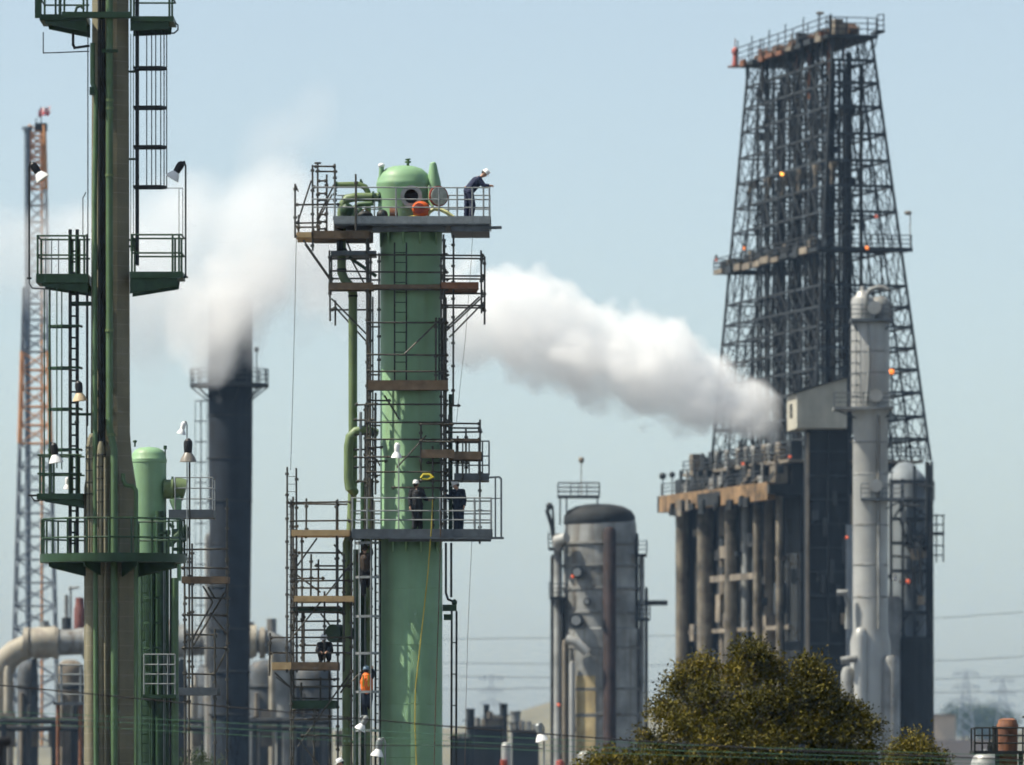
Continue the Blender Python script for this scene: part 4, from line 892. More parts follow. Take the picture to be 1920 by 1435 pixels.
m = M(); m.tube(c, c+Vector((0, 0, 1.1)), .3, 10, .18); m.ell(c+Vector((0, 0, 1.35)), .34, .3, .42); m.build('body', mat('faded red enamel', (.42, .10, .07), .6), t)
m = M(); m.tube(c+Vector((0, 0, 1.7)), c+Vector((0, 0, 2.6)), .05, 6); m.build('mast', MRUST, t); m = M(); m.tube(c+Vector((-.7, 0, -.1)), c+Vector((.4, 0, -.1)), .12, 8); m.build('nozzle', MRUST, t)
tg = empty('gin_pole', D(11, 3, zc(58)), 'short pole with a weather vane rising over the derrick crown', 'pole'); m = M(); m.tube(D(11, 3, zc(58)), D(11, 3, zc(3)), .04, 6); m.build('mast', MDS2, tg); m = M(); m.ell(D(11, 3, zc(1)), .4, .2, .15); m.build('vane', MTAN, tg)
MPIL = mat('pale fireproofed column', (.155, .135, .105), .9, var=.7, scale=.7, streak=.9, streak_col=(.035, .033, .03))
# coker deck and drums
TK = empty('coker_structure', D(18, 3, 0), 'massive dark coker block with rusty orange deck beam and tan pillars under the derrick', 'industrial building')
zd1, zd0 = zc(905), zc(938)
m = M(); obox(m, 0, 38, -5.2, -4.4, zd0, zd1); m.build('edge_beam', MORB, TK)
m = M(); obox(m, -.8, 0, -5.2, 9.6, zd0+.5, zd1-.2); m.build('end_beam', MDS, TK)
m = M(); obox(m, 38, 38.8, -5.2, 9.6, zd0, zd1); m.build('end_beam', MDS, TK)
m = M(); obox(m, 0, 38, -4.39, 9.6, zd0+.4, zd1-.25); m.build('deck', MDS, TK)
m = M(); obox(m, 1, 36.5, -2.6, 9, zd1-.2, zc(868)); up = m.build('upper_block', MDS, TK)
m = M(); obox(m, 0, 37.4, -3.2, 9.5, zc(866)-.05, zc(862)); m.build('upper_deck', MTAN, TK)
m = rail_mesh([D(u, -3.1, zc(862)) for u in range(37, -1, -4)] + [D(-.0, v, zc(862)) for v in (0, 3, 6, 9.4)], 1.15, 3, .055); m.build('railing', MDS2, TK)
m = rail_mesh([D(u, -5.0, zd1) for u in range(38, -1, -4)], 1.1, 3, .05); m.build('railing', MDS2, TK)
for i in range(12):
    u = 2+3*i+random.uniform(-1, 1); m = M(); hgt = random.uniform(.8, 2.0); obox(m, u, u+random.uniform(.8, 2), -4.0, -3.0+random.uniform(0, .3), zd1, zd1+hgt); m.tube(D(u+2, -3.4, zd1), D(u+2, -3.4, zd1+random.uniform(1.5, 2.6)), .15, 8); m.build('machinery', random.choice((MDS, MDS2, MTAN, MSIL2)), TK)
for i in range(12):
    u = 1+3*i+random.uniform(-1, 1); m = M(); obox(m, u, u+random.uniform(.6, 1.6), -2.8, -1.8, zc(862)+.01, zc(862)+random.uniform(.5, 1.9)); m.path([D(u+1.6, -2.4, zc(862)), D(u+1.6, -2.4, zc(862)+1.5), D(u+2.6, -2.2, zc(862)+1.7), D(u+2.6, -2.2, zc(862))], .16, 8); m.build('machinery', random.choice((MDS2, MTAN, MSIL2, MSIL2)), TK)
m = M(); obox(m, 16, 24, -5.25, -5.203, zd0+.1, zd1-.3); m.build('soot_panel', MDS, TK)
for i in range(5):
    u = (1, 8.4, 17.5, 26.6, 35)[i]; w_ = (.9, 1.1, 1.7, 2.2, 1.8)[i]; m = M(); c = D(u+.5, -3.6, 0); m.lathe(c.x, c.y, [(w_*.36, 0), (w_*.36, zd0+.42)], 18); m.build('pillar', MPIL, TK)
for v in (2.5, 8.2): 
    m = M(); obox(m, -.6, .6, v, v+1.2, 0, zd0+.5); m.build('pillar', MTAN, TK)
for i in range(4):
    u = 5.4+7.8*i; m = M(); c = D(u, 2.2, 0); m.lathe(c.x, c.y, [(3.3, 0), (3.3, zd0+.4)], 28); m.build('coke_drum', MDS, TK)
    c = D(u+3.8, -2.4, 0); m = M(); m.lathe(c.x, c.y, [(.45, 0), (.45, zd0+.4)], 12); m.build('downcomer_pipe', random.choice((MSIL2, MTAN)), TK)
    c = D(u-1.0, -2.6, 0); m = M(); m.lathe(c.x, c.y, [(.3, 0), (.3, zd0+.4)], 12); m.build('downcomer_pipe', MDS, TK)
m = M(); obox(m, 8.2, 24.5, -3.9, -3.5, zc(1082), zc(1070)); obox(m, 0, 38, -3.2, -2.9, zc(1180), zc(1172)); m.build('tie_beam', MTAN, TK)
m = M(); obox(m, 1, 37, 5.8, 6.2, 0, zd0+.4); m.build('back_wall', MDS, TK)
m = M(); obox(m, .6, 37.6, -1.9, -1.7, 0, zd0+.4); m.build('side_wall', MDS, TK)
m = M(); obox(m, 37.4, 37.6, -3.5, -1.903, 0, zd0+.4); m.build('end_wall', MDS, TK)
m = M(); obox(m, .6, .8, -1.7, 5.8, 0, zd0+.4); m.build('end_wall', MDS, TK)
for i in range(16):
    u = random.uniform(1, 34); y = random.uniform(985, 1250); m = M(); obox(m, u, u+random.uniform(.6, 2.2), -3.4, -2.7, zc(y+random.uniform(8, 30)), zc(y)); m.build('pipe_fitting', random.choice((MTAN, MDS, MDS2)), TK)
m = M(); m.box(*(D(39, -5, 0).x-2.2, D(39, -5, 0).x+.8, 684, 685, zc(1122), zc(1112))); m.tube((D(39, -5, 0).x-2.4, 684.5, zc(1112)), (D(39, -5, 0).x-2.4, 684.5, zc(1100)), .06); m.build('side_gallery', MDS2, TK)
m = M(); m.tube(D(37.5, -5, zd1), D(37.5, -5, zc(868)), .06, 6); m.ell(D(37.5, -5, zc(866)), .35, .3, .35); m.tube(D(34, -5, zd1), D(34, -5, zc(868)), .06, 6); m.ell(D(34, -5, zc(866)), .3, .3, .3); m.build('lamp_post', MDS2, TK)
for px, py, d, lab in ((1400, 862, -4, 'red lamp left above the rusty orange coker deck beam'), (1478, 860, -4, 'red lamp right above the rusty orange coker deck beam')):
    lampdot(S(648), px, py, d if px > 1450 else 10, lab, MREDL)
for i in range(46):
    u = rc.uniform(.5, 36.5); lv = i % 3; m = M(); L = rc.uniform(.5, 2.6)
    if lv == 0: obox(m, u, u+rc.uniform(.4, 1.8), -5.5, -5.22, zd0-rc.uniform(0, .7), zd0+rc.uniform(.2, 1.0)); nm = 'beam_gear'
    elif lv == 1: z = zc(862); v = rc.uniform(-2.8, 4); m.tube(D(u, v, z), D(u, v, z+L), rc.uniform(.08, .3), 7); m.tube(D(u, v, z+L*.8), D(u+rc.uniform(-1.8, 1.8), v, z+L*rc.uniform(.6, 1)), rc.uniform(.06, .2), 6); nm = 'deck_pipe'
    else: z = zd1; m.tube(D(u, -4.7, z), D(u+rc.uniform(-.5, .5), -3.4, z+L), rc.uniform(.06, .16), 6); obox(m, u-.3, u+.5, -3.9, -3.3, z+L*.5, z+L*.9); nm = 'deck_pipe'
    m.build(nm, rc.choice((MDS, MDS2, MDS, MTAN)), TK)
for i in range(22):
    u = rc.uniform(1, 36); m = M(); z = rc.uniform(1, zd0-2); obox(m, u, u+rc.uniform(.4, 1.6), -3.2, -2.2, z, z+rc.uniform(.4, 3)); m.build('pipe_fitting', rc.choice((MDS, MDS2, MDS, MTAN)), TK)
# dark elevator tower with beige shed on top
E = S(634); ke = E.k
T = empty('elevator_tower', (E.x(1552), 634, 0), 'dark clad elevator tower in front of the coker carrying the beige shed', 'tower')
m = M(); m.box(E.x(1512), E.x(1594), 634, 640, 0, E.z(806)); m.build('shaft', MDS, T)
for px, w_ in ((1512, 5), (1552, 2.5), (1590, 4)): 
    m = M(); m.box(E.x(px), E.x(px+w_), 633.6, 633.99, 0, E.z(812)); m.build('corner_post', MTAN if px == 1512 else MDS2, T)
m = M()
for y in range(845, 1400, 45): m.box(E.x(1518), E.x(1588), 633.7, 633.99, E.z(y+4), E.z(y))
m.build('girt', MDS2, T)
for i in range(16):
    px = random.uniform(1520, 1580); y = random.uniform(830, 1240); m = M(); m.box(E.x(px), E.x(px+random.uniform(2, 12)), 633.3, 633.68, E.z(y+random.uniform(4, 60)), E.z(y)); m.build('wall_pipe', random.choice((MDS2, MDS, MDS2, MTAN)), T)
m = M(); m.box(E.x(1586), E.x(1600), 633, 634-.02, E.z(1400), E.z(985)); m.build('side_duct', mat('blue grey sheeting', (.16, .19, .22), .6, var=.3, scale=.4), T)
TSH = empty('cladding_shed', (E.x(1530), 634, E.z(806)), 'beige sheet clad shed with sloping roof on the dark elevator tower', 'shed')
m = M(); z0 = E.z(805); dv = Vector((.996, .085, 0))*(94*ke); dw = Vector((-.085, .996, 0))*7.0
a = Vector((E.x(1492), 631.5, z0)); zl, zr = E.z(740)-z0, E.z(710)-z0
ft = [a, a+dv, a+dv+Vector((0, 0, zr)), a+Vector((0, 0, zl))]
m.prism(ft, dw); m.build('wall', MSHED, TSH)
m = M(); rf = [a+Vector((-.35, -.3, zl+.01)), a+dv+Vector((.3, -.3, zr+.01)), a+dv+dw+Vector((.3, .3, zr+.01)), a+dw+Vector((-.35, .3, zl+.01))]; m.prism(rf, (0, 0, .14)); m.build('roof', MDS2, TSH)
m = M(); b0 = a+dw*.45+Vector((-.06, 0, 0)); m.prism([b0+Vector((0, 0, zl*.35)), b0+dw*.22+Vector((0, 0, zl*.35)), b0+dw*.22+Vector((0, 0, zl*.75)), b0+Vector((0, 0, zl*.75))], (.04, 0, 0)); m.build('opening', MDK, TSH)
m = M(); [m.prism([a+dv*(j/14)+Vector((-.02, -.04, .02)), a+dv*(j/14)+Vector((.02, -.04, .02)), a+dv*(j/14)+Vector((.02, -.04, zl+(zr-zl)*j/14-.05)), a+dv*(j/14)+Vector((-.02, -.04, zl+(zr-zl)*j/14-.05))], (0, .035, 0)) for j in range(1, 14)]; m.prism([a+Vector((-.01, -.05, zl*.62)), a+dv+Vector((0, -.05, zl*.62)), a+dv+Vector((0, -.05, zl*.64)), a+Vector((-.01, -.05, zl*.64))], (0, .04, 0)); m.build('sheet_seam', MSHED, TSH)
# silver column
V = S(560); kv = V.k
T = empty('silver_column', (V.x(1632), 560, 0), 'slender aluminium clad column with three ring galleries before the derrick', 'column')
vessel(V, 1632, 0, [(38, None), (38, 1205), (33, 1185), (33, 780), (36, 770), (36, 612), (34, 604), (28, 600), (.05, 599)], MSIL, T)
vessel(V, 1617, 0, [(22, 604), (22, 568), (20, 560), (13, 555), (10, 548), (5, 546), (4, 538), (.05, 537)], MSIL, T, 'top_vessel', d=-.4)
vessel(V, 1650, 0, [(20, 603), (20, 572), (17, 562), (9, 556), (.05, 554)], MSIL2, T, 'top_vessel', d=.3)
m = M(); m.path([V.p(1622, 575, -1.2), V.p(1624, 555, -1.2), V.p(1630, 546, -1.2), V.p(1642, 541, -1.2), V.p(1655, 541, -1.2), V.p(1664, 547, -1.2)], .19, 10); m.build('top_bend_pipe', MSIL2, T)
vessel(V, 1612, 0, [(13, None), (13, 1196), (11, 1184), (6, 1178), (.05, 1176)], MSIL, T, 'reboiler', d=-1.5, n=20)
vessel(V, 1668, 0, [(18, None), (18, 1240), (12, 1230), (.05, 1228)], MSIL2, T, 'reboiler', d=-1.0, n=20)
vessel(V, 1588, 0, [(12, None), (12, 1262), (8, 1252), (.05, 1250)], MSIL2, T, 'reboiler', d=-.8, n=20)
for (x0, x1, yt) in ((1594, 1672, 600), (1562, 1672, 765), (1612, 1692, 935)):
    m = M(); m.box(V.x(x0), V.x(x1), 560-2.0, 560+1.9, V.z(yt+5), V.z(yt)); pf = m.build('gallery', MGV2 if yt != 765 else MSIL2, T)
    xs_ = [x0+(x1-x0)*i/4 for i in range(5)]
    m = rail_mesh([V.p(x, yt, -1.95) for x in xs_] + [V.p(x1, yt, 1.8)], 26*kv, 3, .035); m.build('railing', MGV2, pf)
    m = M(); m.beam(V.p(x0+4, yt+5, -1), V.p(1604 if x0 < 1600 else 1636, yt+20, -1), .12, .12); m.beam(V.p(x1-3, yt+5, -1), V.p(1660, yt+20, -1), .12, .12); m.build('bracket', MDS2, pf)
for px, py in ((1637, 580), (1640, 744), (1640, 912)):
    t_ = (px-1632)/33; yy = -33*kv*math.sqrt(1-t_*t_)
    m = M(); m.tube(V.p(px, py, yy-.55), V.p(px, py, yy+.2), 11*kv, 18); mw = m.build('manway', MSIL2, T)
    m = M(); m.tube(V.p(px, py, yy-.72), V.p(px, py, yy-.55), 12.5*kv, 18); m.build('cover', MSIL, mw)
for y in (660, 700, 830, 890, 985, 1060, 1120): vessel(V, 1632, 0, [(33, y+1.5), (36.8 if y < 770 else 33.8, y+1), (36.8 if y < 770 else 33.8, y-1), (33, y-1.5)], MSIL2, T, 'band', n=36)
m = cage_mesh(V.x(1600), 560-1.0, 8*kv, V.z(765), V.z(600), 4, 9, -math.pi, math.pi, .03); m.build('ladder_cage', MGV2, T)
m = cage_mesh(V.x(1668), 560-.4, 7*kv, V.z(935), V.z(765), 4, 8, -math.pi, math.pi, .03); m.build('ladder_cage', MGV2, T)
m = M(); m.path([V.p(1626, 610, -1.5), V.p(1628, 690, -1.62), V.p(1622, 760, -1.6)], .12, 8); m.tube(V.p(1646, 780, -1.5), V.p(1646, 1180, -1.5), .12, 8); m.build('instrument_pipe', MSIL2, T)
m = M(); m.path([V.p(1568, 1112, -1), V.p(1585, 1112, -1), V.p(1590, 1135, -1), V.p(1588, 1180, -1)], .24, 8); m.build('side_nozzle', MSIL2, T)
m = M(); m.tube(V.p(1604, 1235, -1.8), V.p(1575, 1240, -1.8), .3, 10); m.build('side_nozzle', MSIL2, T)
# blue grey block to its right
H = S(645); kh = H.k
T = empty('regenerator_vessel', (H.x(1700), 645, 0), 'blue grey cone topped vessel caged in dark steelwork right of the silver column', 'vessel')
vessel(H, 1697, 0, [(42, None), (42, 905), (36, 893), (12, 868), (.05, 866)], mat('blue grey cladding', (.20, .23, .25), .6, var=.25, scale=.4, streak=.5), T)
vessel(H, 1712, 0, [(33, None), (33, 1205), (30, 1195), (.05, 1194)], MDS, T, 'lower_drum', d=-2.3)
vessel(H, 1668, 0, [(20, None), (20, 1130), (16, 1120), (.05, 1119)], MSIL2, T, 'side_drum', d=-2.6, n=20)
m = M(); 
for px in (1668, 1690, 1712, 1742): m.beam(Vector((H.x(px), 642.6, 0)), H.p(px, 900 if px < 1700 else 875, -2.4), .25, .25)
for y in (905, 940, 975, 1020, 1072, 1150, 1230): m.beam(H.p(1666, y, -2.4), H.p(1746, y, -2.4), .2, .3); m.beam(H.p(1744, y, -2.4), H.p(1744, y, 2.5), .2, .3)
for y0, y1 in ((940, 975), (975, 1020), (1020, 1072), (1072, 1150)): m.tube(H.p(1690, y0, -2.45), H.p(1742, y1, -2.45), .08, 5); m.tube(H.p(1742, y0, -2.45), H.p(1712, y1, -2.45), .08, 5)
m.build('steel_frame', MDS2, T)
m = M()
for px, dd in ((1736, -2.6), (1746, -2.6), (1741, -1.6)): m.tube(Vector((H.x(px), 645+dd, 0)), H.p(px-2, 868, dd), .13, 6)
for y in range(880, 1385, 16): m.tube(H.p(1735, y, -2.6), H.p(1746, y+random.uniform(-2, 14), -2.6), .07, 5); m.tube(H.p(1746, y, -2.6), H.p(1741, y+10, -1.6), .06, 5)
m.build('lattice_column', MDS2, T)
for i in range(44):
    px = random.uniform(1668, 1744); y = random.uniform(885, 1370); q_ = random.choice(((0, 50), (0, 90), (22, 30), (-22, 34), (36, 2), (14, 46))); m = M(); dd = random.uniform(-3.2, -2.5); m.tube(H.p(px, y, dd), H.p(min(1746, px+q_[0]), y+q_[1], dd), random.uniform(.04, .12), 5); m.build('frame_tube', MDS2, T)
for i in range(14):
    px = random.uniform(1670, 1728); y = random.uniform(920, 1370); m = M(); m.box(H.x(px), H.x(px+random.uniform(4, 18)), 642.1, 642.5, H.z(y+random.uniform(3, 22)), H.z(y)); m.build('pipe_fitting', random.choice((MDS, MDS2, MSIL2, MTAN)), T)
m = M(); 
for px in (1742, 1754, 1767): m.tube(H.p(px, 1055, -1.5), H.p(px, 965, -1.5), .07, 5)
for y in (968, 985, 1000, 1024, 1042): m.tube(H.p(1738, y, -1.5), H.p(1768, y, -1.5), .07, 5)
m.box(H.x(1738), H.x(1768), 642.8, 645.5, H.z(1004), H.z(1000)); m.tube(H.p(1749, 940, -2), H.p(1749, 905, -2), .06, 5); m.tube(H.p(1740, 905, -2), H.p(1750, 905, -2), .06, 5); m.build('side_gallery', MDS2, T)
lampdot(H, 1698, 1092, -4, 'red lamp on the block right of the silver column', MREDL, .18); lampdot(H, 1674, 1088, -4.2, 'white lamp beside the red lamp right of the silver column', MWH, .2); lampdot(S(632), 1588, 1008, 0, 'red lamp left of the silver column on the dark elevator tower', MREDL); lampdot(S(556), 1672, 697, 0, 'orange lamp right of the silver column under its middle gallery', MLAMP, .2)
# ---------------------------------------------------------------- low background
K = S(760)
for i, (px, w_, top, lab) in enumerate(((882, 16, 1326, 'leftmost short dark stack in the hazy row beside the green column'), (912, 11, 1318, 'thin short dark stack second in the hazy row'), (944, 15, 1316, 'short dark stack third in the hazy row'), (966, 20, 1330, 'broad grey stack at the right end of the hazy row'))):
    T = empty('furnace_stack', (K.x(px), 760+i*3, 0), lab, 'chimney', 'row of short stacks right of the green column')
    vessel(K, px, 0, [(w_*.62, None), (w_*.5, top+40), (w_*.5, top+8), (w_*.56, top+7), (w_*.56, top+3), (w_*.42, top+2.9), (w_*.42, top+6), (.05, top+6)], MDS if i < 3 else MSIL2, T, d=i*3, n=16)
    m = M(); m.ring(K.x(px), 760+i*3, w_*.5*K.k, w_*.9*K.k, K.z(top+26), K.z(top+24), n=16); m.build('gallery', MDS2, T)
for (px, w_, top, mt, lab) in ((864, 34, 1386, MDS, 'dark low furnace block at the foot of the green column'), (915, 52, 1364, MDS, 'dark low furnace block under the short stacks'), (985, 50, 1372, MDS2, 'low grey process block left of the grey capped vessel'), (930, 30, 1350, MTAN, 'low tan process block among the short stacks'), (1100, 60, 1398, MTAN, 'low tan block at the foot of the grey capped vessel')):
    T = empty('process_block', (K.x(px), 740, 0), lab, 'building')
    q = S(740); m = M(); m.box(q.x(px-w_/2), q.x(px+w_/2), 738-w_*.05, 746-w_*.05, 0, q.z(top)); m.build('wall', mt, T)
    m = M(); m.box(q.x(px-w_/2)-.3, q.x(px+w_/2)+.3, 737.6-w_*.05, 746.4-w_*.05, q.z(top)+.004, q.z(top-2)); m.build('roof', MDS2, T)
    m = M()
    for j in range(4): x = px-w_/2+w_*(j+.5)/4; m = M(); m.tube(q.p(x, top, 2), q.p(x, top-random.uniform(6, 20), 2), .3, 8); m.build('vent', random.choice((MSIL2, MTAN)), T)
t = empty('white_tank', (S(500).x(949), 500, 0), 'small white tank with rust red foot low beside the dark furnace blocks', 'tank'); q = S(500)
vessel(q, 949, 0, [(8, None), (8, 1398), (8, 1410)][:1] + [(9, 1418)] + dome(9, 1392, 8), MSIL, t, n=16); vessel(q, 945, 0, [(7, None), (7, 1425), (.05, 1424)], MRD, t, 'foot', d=-.6, n=12)
t = empty('white_tank', (S(500).x(1090), 500, 0), 'low white tank roof at the foot of the grey capped vessel', 'tank')
vessel(q, 1098, 0, [(14, None), (14, 1418)] + dome(14, 1409, 7), MSIL, t, n=20); vessel(q, 1050, 0, [(8, None), (8, 1430), (6, 1426), (.05, 1425)], MRD, t, 'red_drum', n=14)
# pylons
MPYL = mat('weathered galvanised lattice', (.36, .39, .42), .6, .1, var=.2)
def pylon(px, py, Y, lab):
    s = S(Y); hgt = s.z(py); mt_p = MPYL; T = empty('transmission_pylon', (s.x(px), Y, 0), lab, 'pylon', 'far transmission pylons')
    m = M(); x = s.x(px)
    def hwz(z): return max(.45, 3.6*(1-z/hgt)**1.0+.4)
    L = 9
    for sx, sy in ((-1,-1),(1,-1),(1,1),(-1,1)):
        m.tube((x+sx*hwz(0), Y+sy*hwz(0), 0), (x+sx*.4, Y+sy*.4, hgt), .11, 4)
    for i in range(L):
        z0, z1 = hgt*i/L, hgt*(i+1)/L
        for sy in (-1, 1):
            m.tube((x-hwz(z0), Y+sy*hwz(z0), z0), (x+hwz(z1), Y+sy*hwz(z1), z1), .06, 4); m.tube((x+hwz(z0), Y+sy*hwz(z0), z0), (x-hwz(z1), Y+sy*hwz(z1), z1), .13, 4)
    m.build('lattice_mast', MPYL, T)
    for f_ in (.97, .84, .71):
        m = M(); m.tube((x-4.2, Y, hgt*f_), (x+4.2, Y, hgt*f_), .2, 4); m.tube((x-4.2, Y, hgt*f_), (x, Y, hgt*f_+1.6), .12, 4); m.tube((x+4.2, Y, hgt*f_), (x, Y, hgt*f_+1.6), .12, 4)
        for e in (-4.2, -2.4, 2.4, 4.2): m.tube((x+e, Y, hgt*f_), (x+e, Y, hgt*f_-1.4), .12, 4)
        m.build('crossarm', MPYL, T)
pylon(1811, 1258, 2300, 'larger lattice pylon above the wooded hill at right'); pylon(1880, 1272, 2450, 'smaller lattice pylon at the far right above the wooded hill'); pylon(921, 1268, 2500, 'hazy lattice pylon above the short stacks')
t = empty('tan_building', (S(1500).x(1768), 1500, 0), 'pale tan building glowing at the foot of the hill right of the plant', 'building'); q = S(1500)
m = M(); m.box(q.x(1745), q.x(1792), 1500, 1518, 0, q.z(1342)); m.build('wall', mat('pale tan plaster', (.55, .44, .32), .8), t)
m = M(); m.box(q.x(1743), q.x(1794), 1499.5, 1518.5, q.z(1342)+.01, q.z(1339)); m.build('roof', MTAN, t)
m = M(); m.box(q.x(1725), q.x(1850), 1490, 1495, 0, q.z(1388)); m.build('yard_wall', mat('pinkish wall', (.30, .24, .20), .9), t)
# ================================================================ E. trees
def leaf_mat(name, c1, c2, c3):
    m = bpy.data.materials.new(name); m.use_nodes = True; t = m.node_tree; b = t.nodes['Principled BSDF']
    at = t.nodes.new('ShaderNodeAttribute'); at.attribute_name = 'tint'; at.attribute_type = 'GEOMETRY'
    r = t.nodes.new('ShaderNodeValToRGB'); r.color_ramp.elements[0].color = (*c1, 1); r.color_ramp.elements[1].color = (*c3, 1)
    e = r.color_ramp.elements.new(.5); e.color = (*c2, 1)
    t.links.new(at.outputs['Fac'], r.inputs[0]); t.links.new(r.outputs[0], b.inputs['Base Color'])
    b.inputs['Roughness'].default_value = .6; b.inputs['Specular IOR Level'].default_value = .12
    tr = t.nodes.new('ShaderNodeBsdfTranslucent'); t.links.new(r.outputs[0], tr.inputs[0])
    mx = t.nodes.new('ShaderNodeMixShader'); mx.inputs[0].default_value = .10
    o = t.nodes['Material Output']; t.links.new(b.outputs[0], mx.inputs[1]); t.links.new(tr.outputs[0], mx.inputs[2]); t.links.new(mx.outputs[0], o.inputs['Surface'])
    return m
MLEAF = leaf_mat('olive leaves', (.012, .014, .002), (.098, .086, .010), (.23, .17, .028))
MLEAF2 = leaf_mat('far hill leaves', (.03, .05, .02), (.05, .075, .03), (.09, .10, .045))
MBARK = mat('grey brown bark', (.13, .10, .075), .95, var=.4, scale=4, bump=.5)
def leaves(parent, clumps, per, lsize, mt, rng, name='crown'):
    """clumps: (centre, rx, ry, rz); leaf-sized bent faces in sprays through each clump's volume, denser outside"""
    vs = []; fs = []; tint = []
    for (c, rx, ry, rz) in clumps:
        n = int(per*rx*rz/1.0)
        ct = rng.uniform(-.22, .22)
        nspray = max(6, n//14)
        for sidx in range(nspray):
            u = rng.random()**.42
            d = Vector((rng.gauss(0, 1), rng.gauss(0, 1), rng.gauss(0, 1))).normalized()
            if d.z < -.5: d.z *= -.6
            bump = 1+.17*math.sin(d.x*7+c.x*3)+.13*math.sin(d.z*9+d.y*5+c.z)
            sp = c + Vector((d.x*rx, d.y*ry, d.z*rz))*(u*bump)
            st = .45+ct+rng.gauss(0, .20)
            axis = (d*.8+Vector((rng.gauss(0, .5), rng.gauss(0, .5), rng.gauss(.1, .5)))).normalized()
            for k in range(14):
                off = axis*rng.uniform(-.6, 1)*lsize*2.0 + Vector((rng.gauss(0, 1), rng.gauss(0, 1), rng.gauss(0, 1)))*lsize*1.1
                p = sp+off; L = lsize*rng.uniform(.7, 1.4); W = L*.42
                a = (axis*.7+Vector((rng.gauss(0, .6), rng.gauss(0, .6), rng.gauss(-.2, .6)))).normalized()
                b = a.orthogonal().normalized(); b.rotate(Matrix.Rotation(rng.uniform(0, 6.28), 3, a)); nn = a.cross(b)
                o = len(vs)
                vs += [p, p+a*L*.5+b*W*.5+nn*L*.06, p+a*L, p+a*L*.5-b*W*.5+nn*L*.06]
                fs += [(o, o+1, o+2), (o, o+2, o+3)]
                tt = min(1, max(0, st+rng.gauss(0, .06))); tint += [tt, tt]
    off = Vector(); q = parent
    while q is not None: off += q.location; q = q.parent
    me = bpy.data.meshes.new(name); me.from_pydata([tuple(v-off) for v in vs], [], fs); me.materials.append(mt)
    at = me.attributes.new('tint', 'FLOAT', 'FACE'); at.data.foreach_set('value', tint)
    o = bpy.data.objects.new(name, me); COL.objects.link(o); o.parent = parent; return o
def tree(s, cpx, base_r, clumps_px, label, cat, per=1500, lsize=.085, group=None, seed=3, trunk_top=None):
    rng = random.Random(seed)
    T = empty('tree', (s.x(cpx), s.Y, 0), label, cat, group)
    cl = [(s.p(px, py, d*s.k), rx*s.k, ry*s.k, rz*s.k) for px, py, d, rx, ry, rz in clumps_px]
    ztop = s.z(trunk_top)
    m = M(); P = []; n = 7
    for i in range(n+1):
        f_ = i/n; P.append(Vector((s.x(cpx)+.18*math.sin(f_*4+seed), s.Y+.15*math.cos(f_*3), ztop*f_)))
    m.path(P, [base_r*(1.5 if i == 0 else 1-.6*i/n) for i in range(n+1)], 12); m.build('trunk', MBARK, T)
    for (c, rx, ry, rz) in cl:
        st = P[rng.randint(3, n)]; mid = st.lerp(c, .5)+Vector((0, 0, -.12*(c-st).length+.15)); m = M()
        m.path([st, st.lerp(mid, .5), mid, mid.lerp(c, .6), c+Vector((0, 0, rz*.5))], [base_r*.42, base_r*.36, base_r*.27, base_r*.18, base_r*.06], 7)
        for k in range(5):
            d = Vector((rng.gauss(0, 1), rng.gauss(0, 1), rng.gauss(.3, .8))).normalized(); e = c+Vector((d.x*rx, d.y*ry, d.z*rz))*.8
            m.path([mid.lerp(c, .4), c.lerp(e, .4)+Vector((0, 0, .05)), e], [base_r*.16, base_r*.1, base_r*.03], 5)
        m.build('limb', MBARK, T)
    leaves(T, cl, per, lsize, MLEAF, rng); return T
TR = S(178)
tree(TR, 1425, .22, [(1408, 1232, 0, 34, 40, 32), (1442, 1268, 20, 32, 45, 34), (1380, 1272, -20, 28, 40, 30), (1308, 1262, 0, 36, 35, 30), (1272, 1292, 10, 26, 40, 28), (1330, 1308, -60, 36, 40, 30), (1512, 1268, 0, 36, 40, 36), (1500, 1312, -50, 40, 40, 34), (1542, 1318, 10, 34, 50, 38), (1428, 1325, -70, 42, 40, 34), (1372, 1352, -100, 40, 40, 30), (1575, 1350, 20, 36, 50, 36), (1612, 1370, 0, 38, 50, 38), (1535, 1285, 0, 22, 40, 24), (1590, 1335, 0, 22, 40, 24), (1250, 1338, -20, 30, 40, 28), (1288, 1372, -70, 42, 40, 32), (1345, 1402, -120, 44, 40, 32), (1430, 1398, -120, 46, 40, 34), (1500, 1375, -60, 44, 45, 38), (1555, 1398, -40, 44, 50, 38), (1610, 1420, -20, 36, 50, 30), (1230, 1396, 0, 24, 40, 24), (1258, 1428, -40, 36, 50, 24), (1240, 1318, 20, 9, 15, 12), (1206, 1378, 0, 10, 15, 12), (1450, 1350, 60, 70, 50, 44), (1330, 1365, 60, 50, 50, 44), (1290, 1462, -40, 110, 60, 46), (1380, 1458, -90, 90, 50, 44), (1490, 1462, -60, 120, 70, 50), (1580, 1462, 0, 70, 50, 40)],
     'largest olive green leafy tree in front of the coker', 'tree', 10500, .095, trunk_top=1400, seed=5)
TR2 = S(186)
tree(TR2, 1715, .14, [(1712, 1408, 0, 34, 45, 30), (1684, 1428, 0, 26, 40, 24), (1748, 1430, 0, 30, 40, 26), (1712, 1470, 0, 70, 60, 40)], 'small olive tree at the bottom, right of the large leafy tree', 'tree', 10500, .09, trunk_top=1440, seed=9)
TR3 = S(173)
tree(TR3, 1150, .12, [(1135, 1434, 0, 36, 40, 22), (1180, 1430, 0, 30, 40, 22), (1105, 1446, 0, 30, 40, 22), (1150, 1470, 0, 70, 50, 34)], 'low leafy treetop peeking over the bottom edge left of the large tree', 'tree', 7600, .10, trunk_top=1455, seed=11)
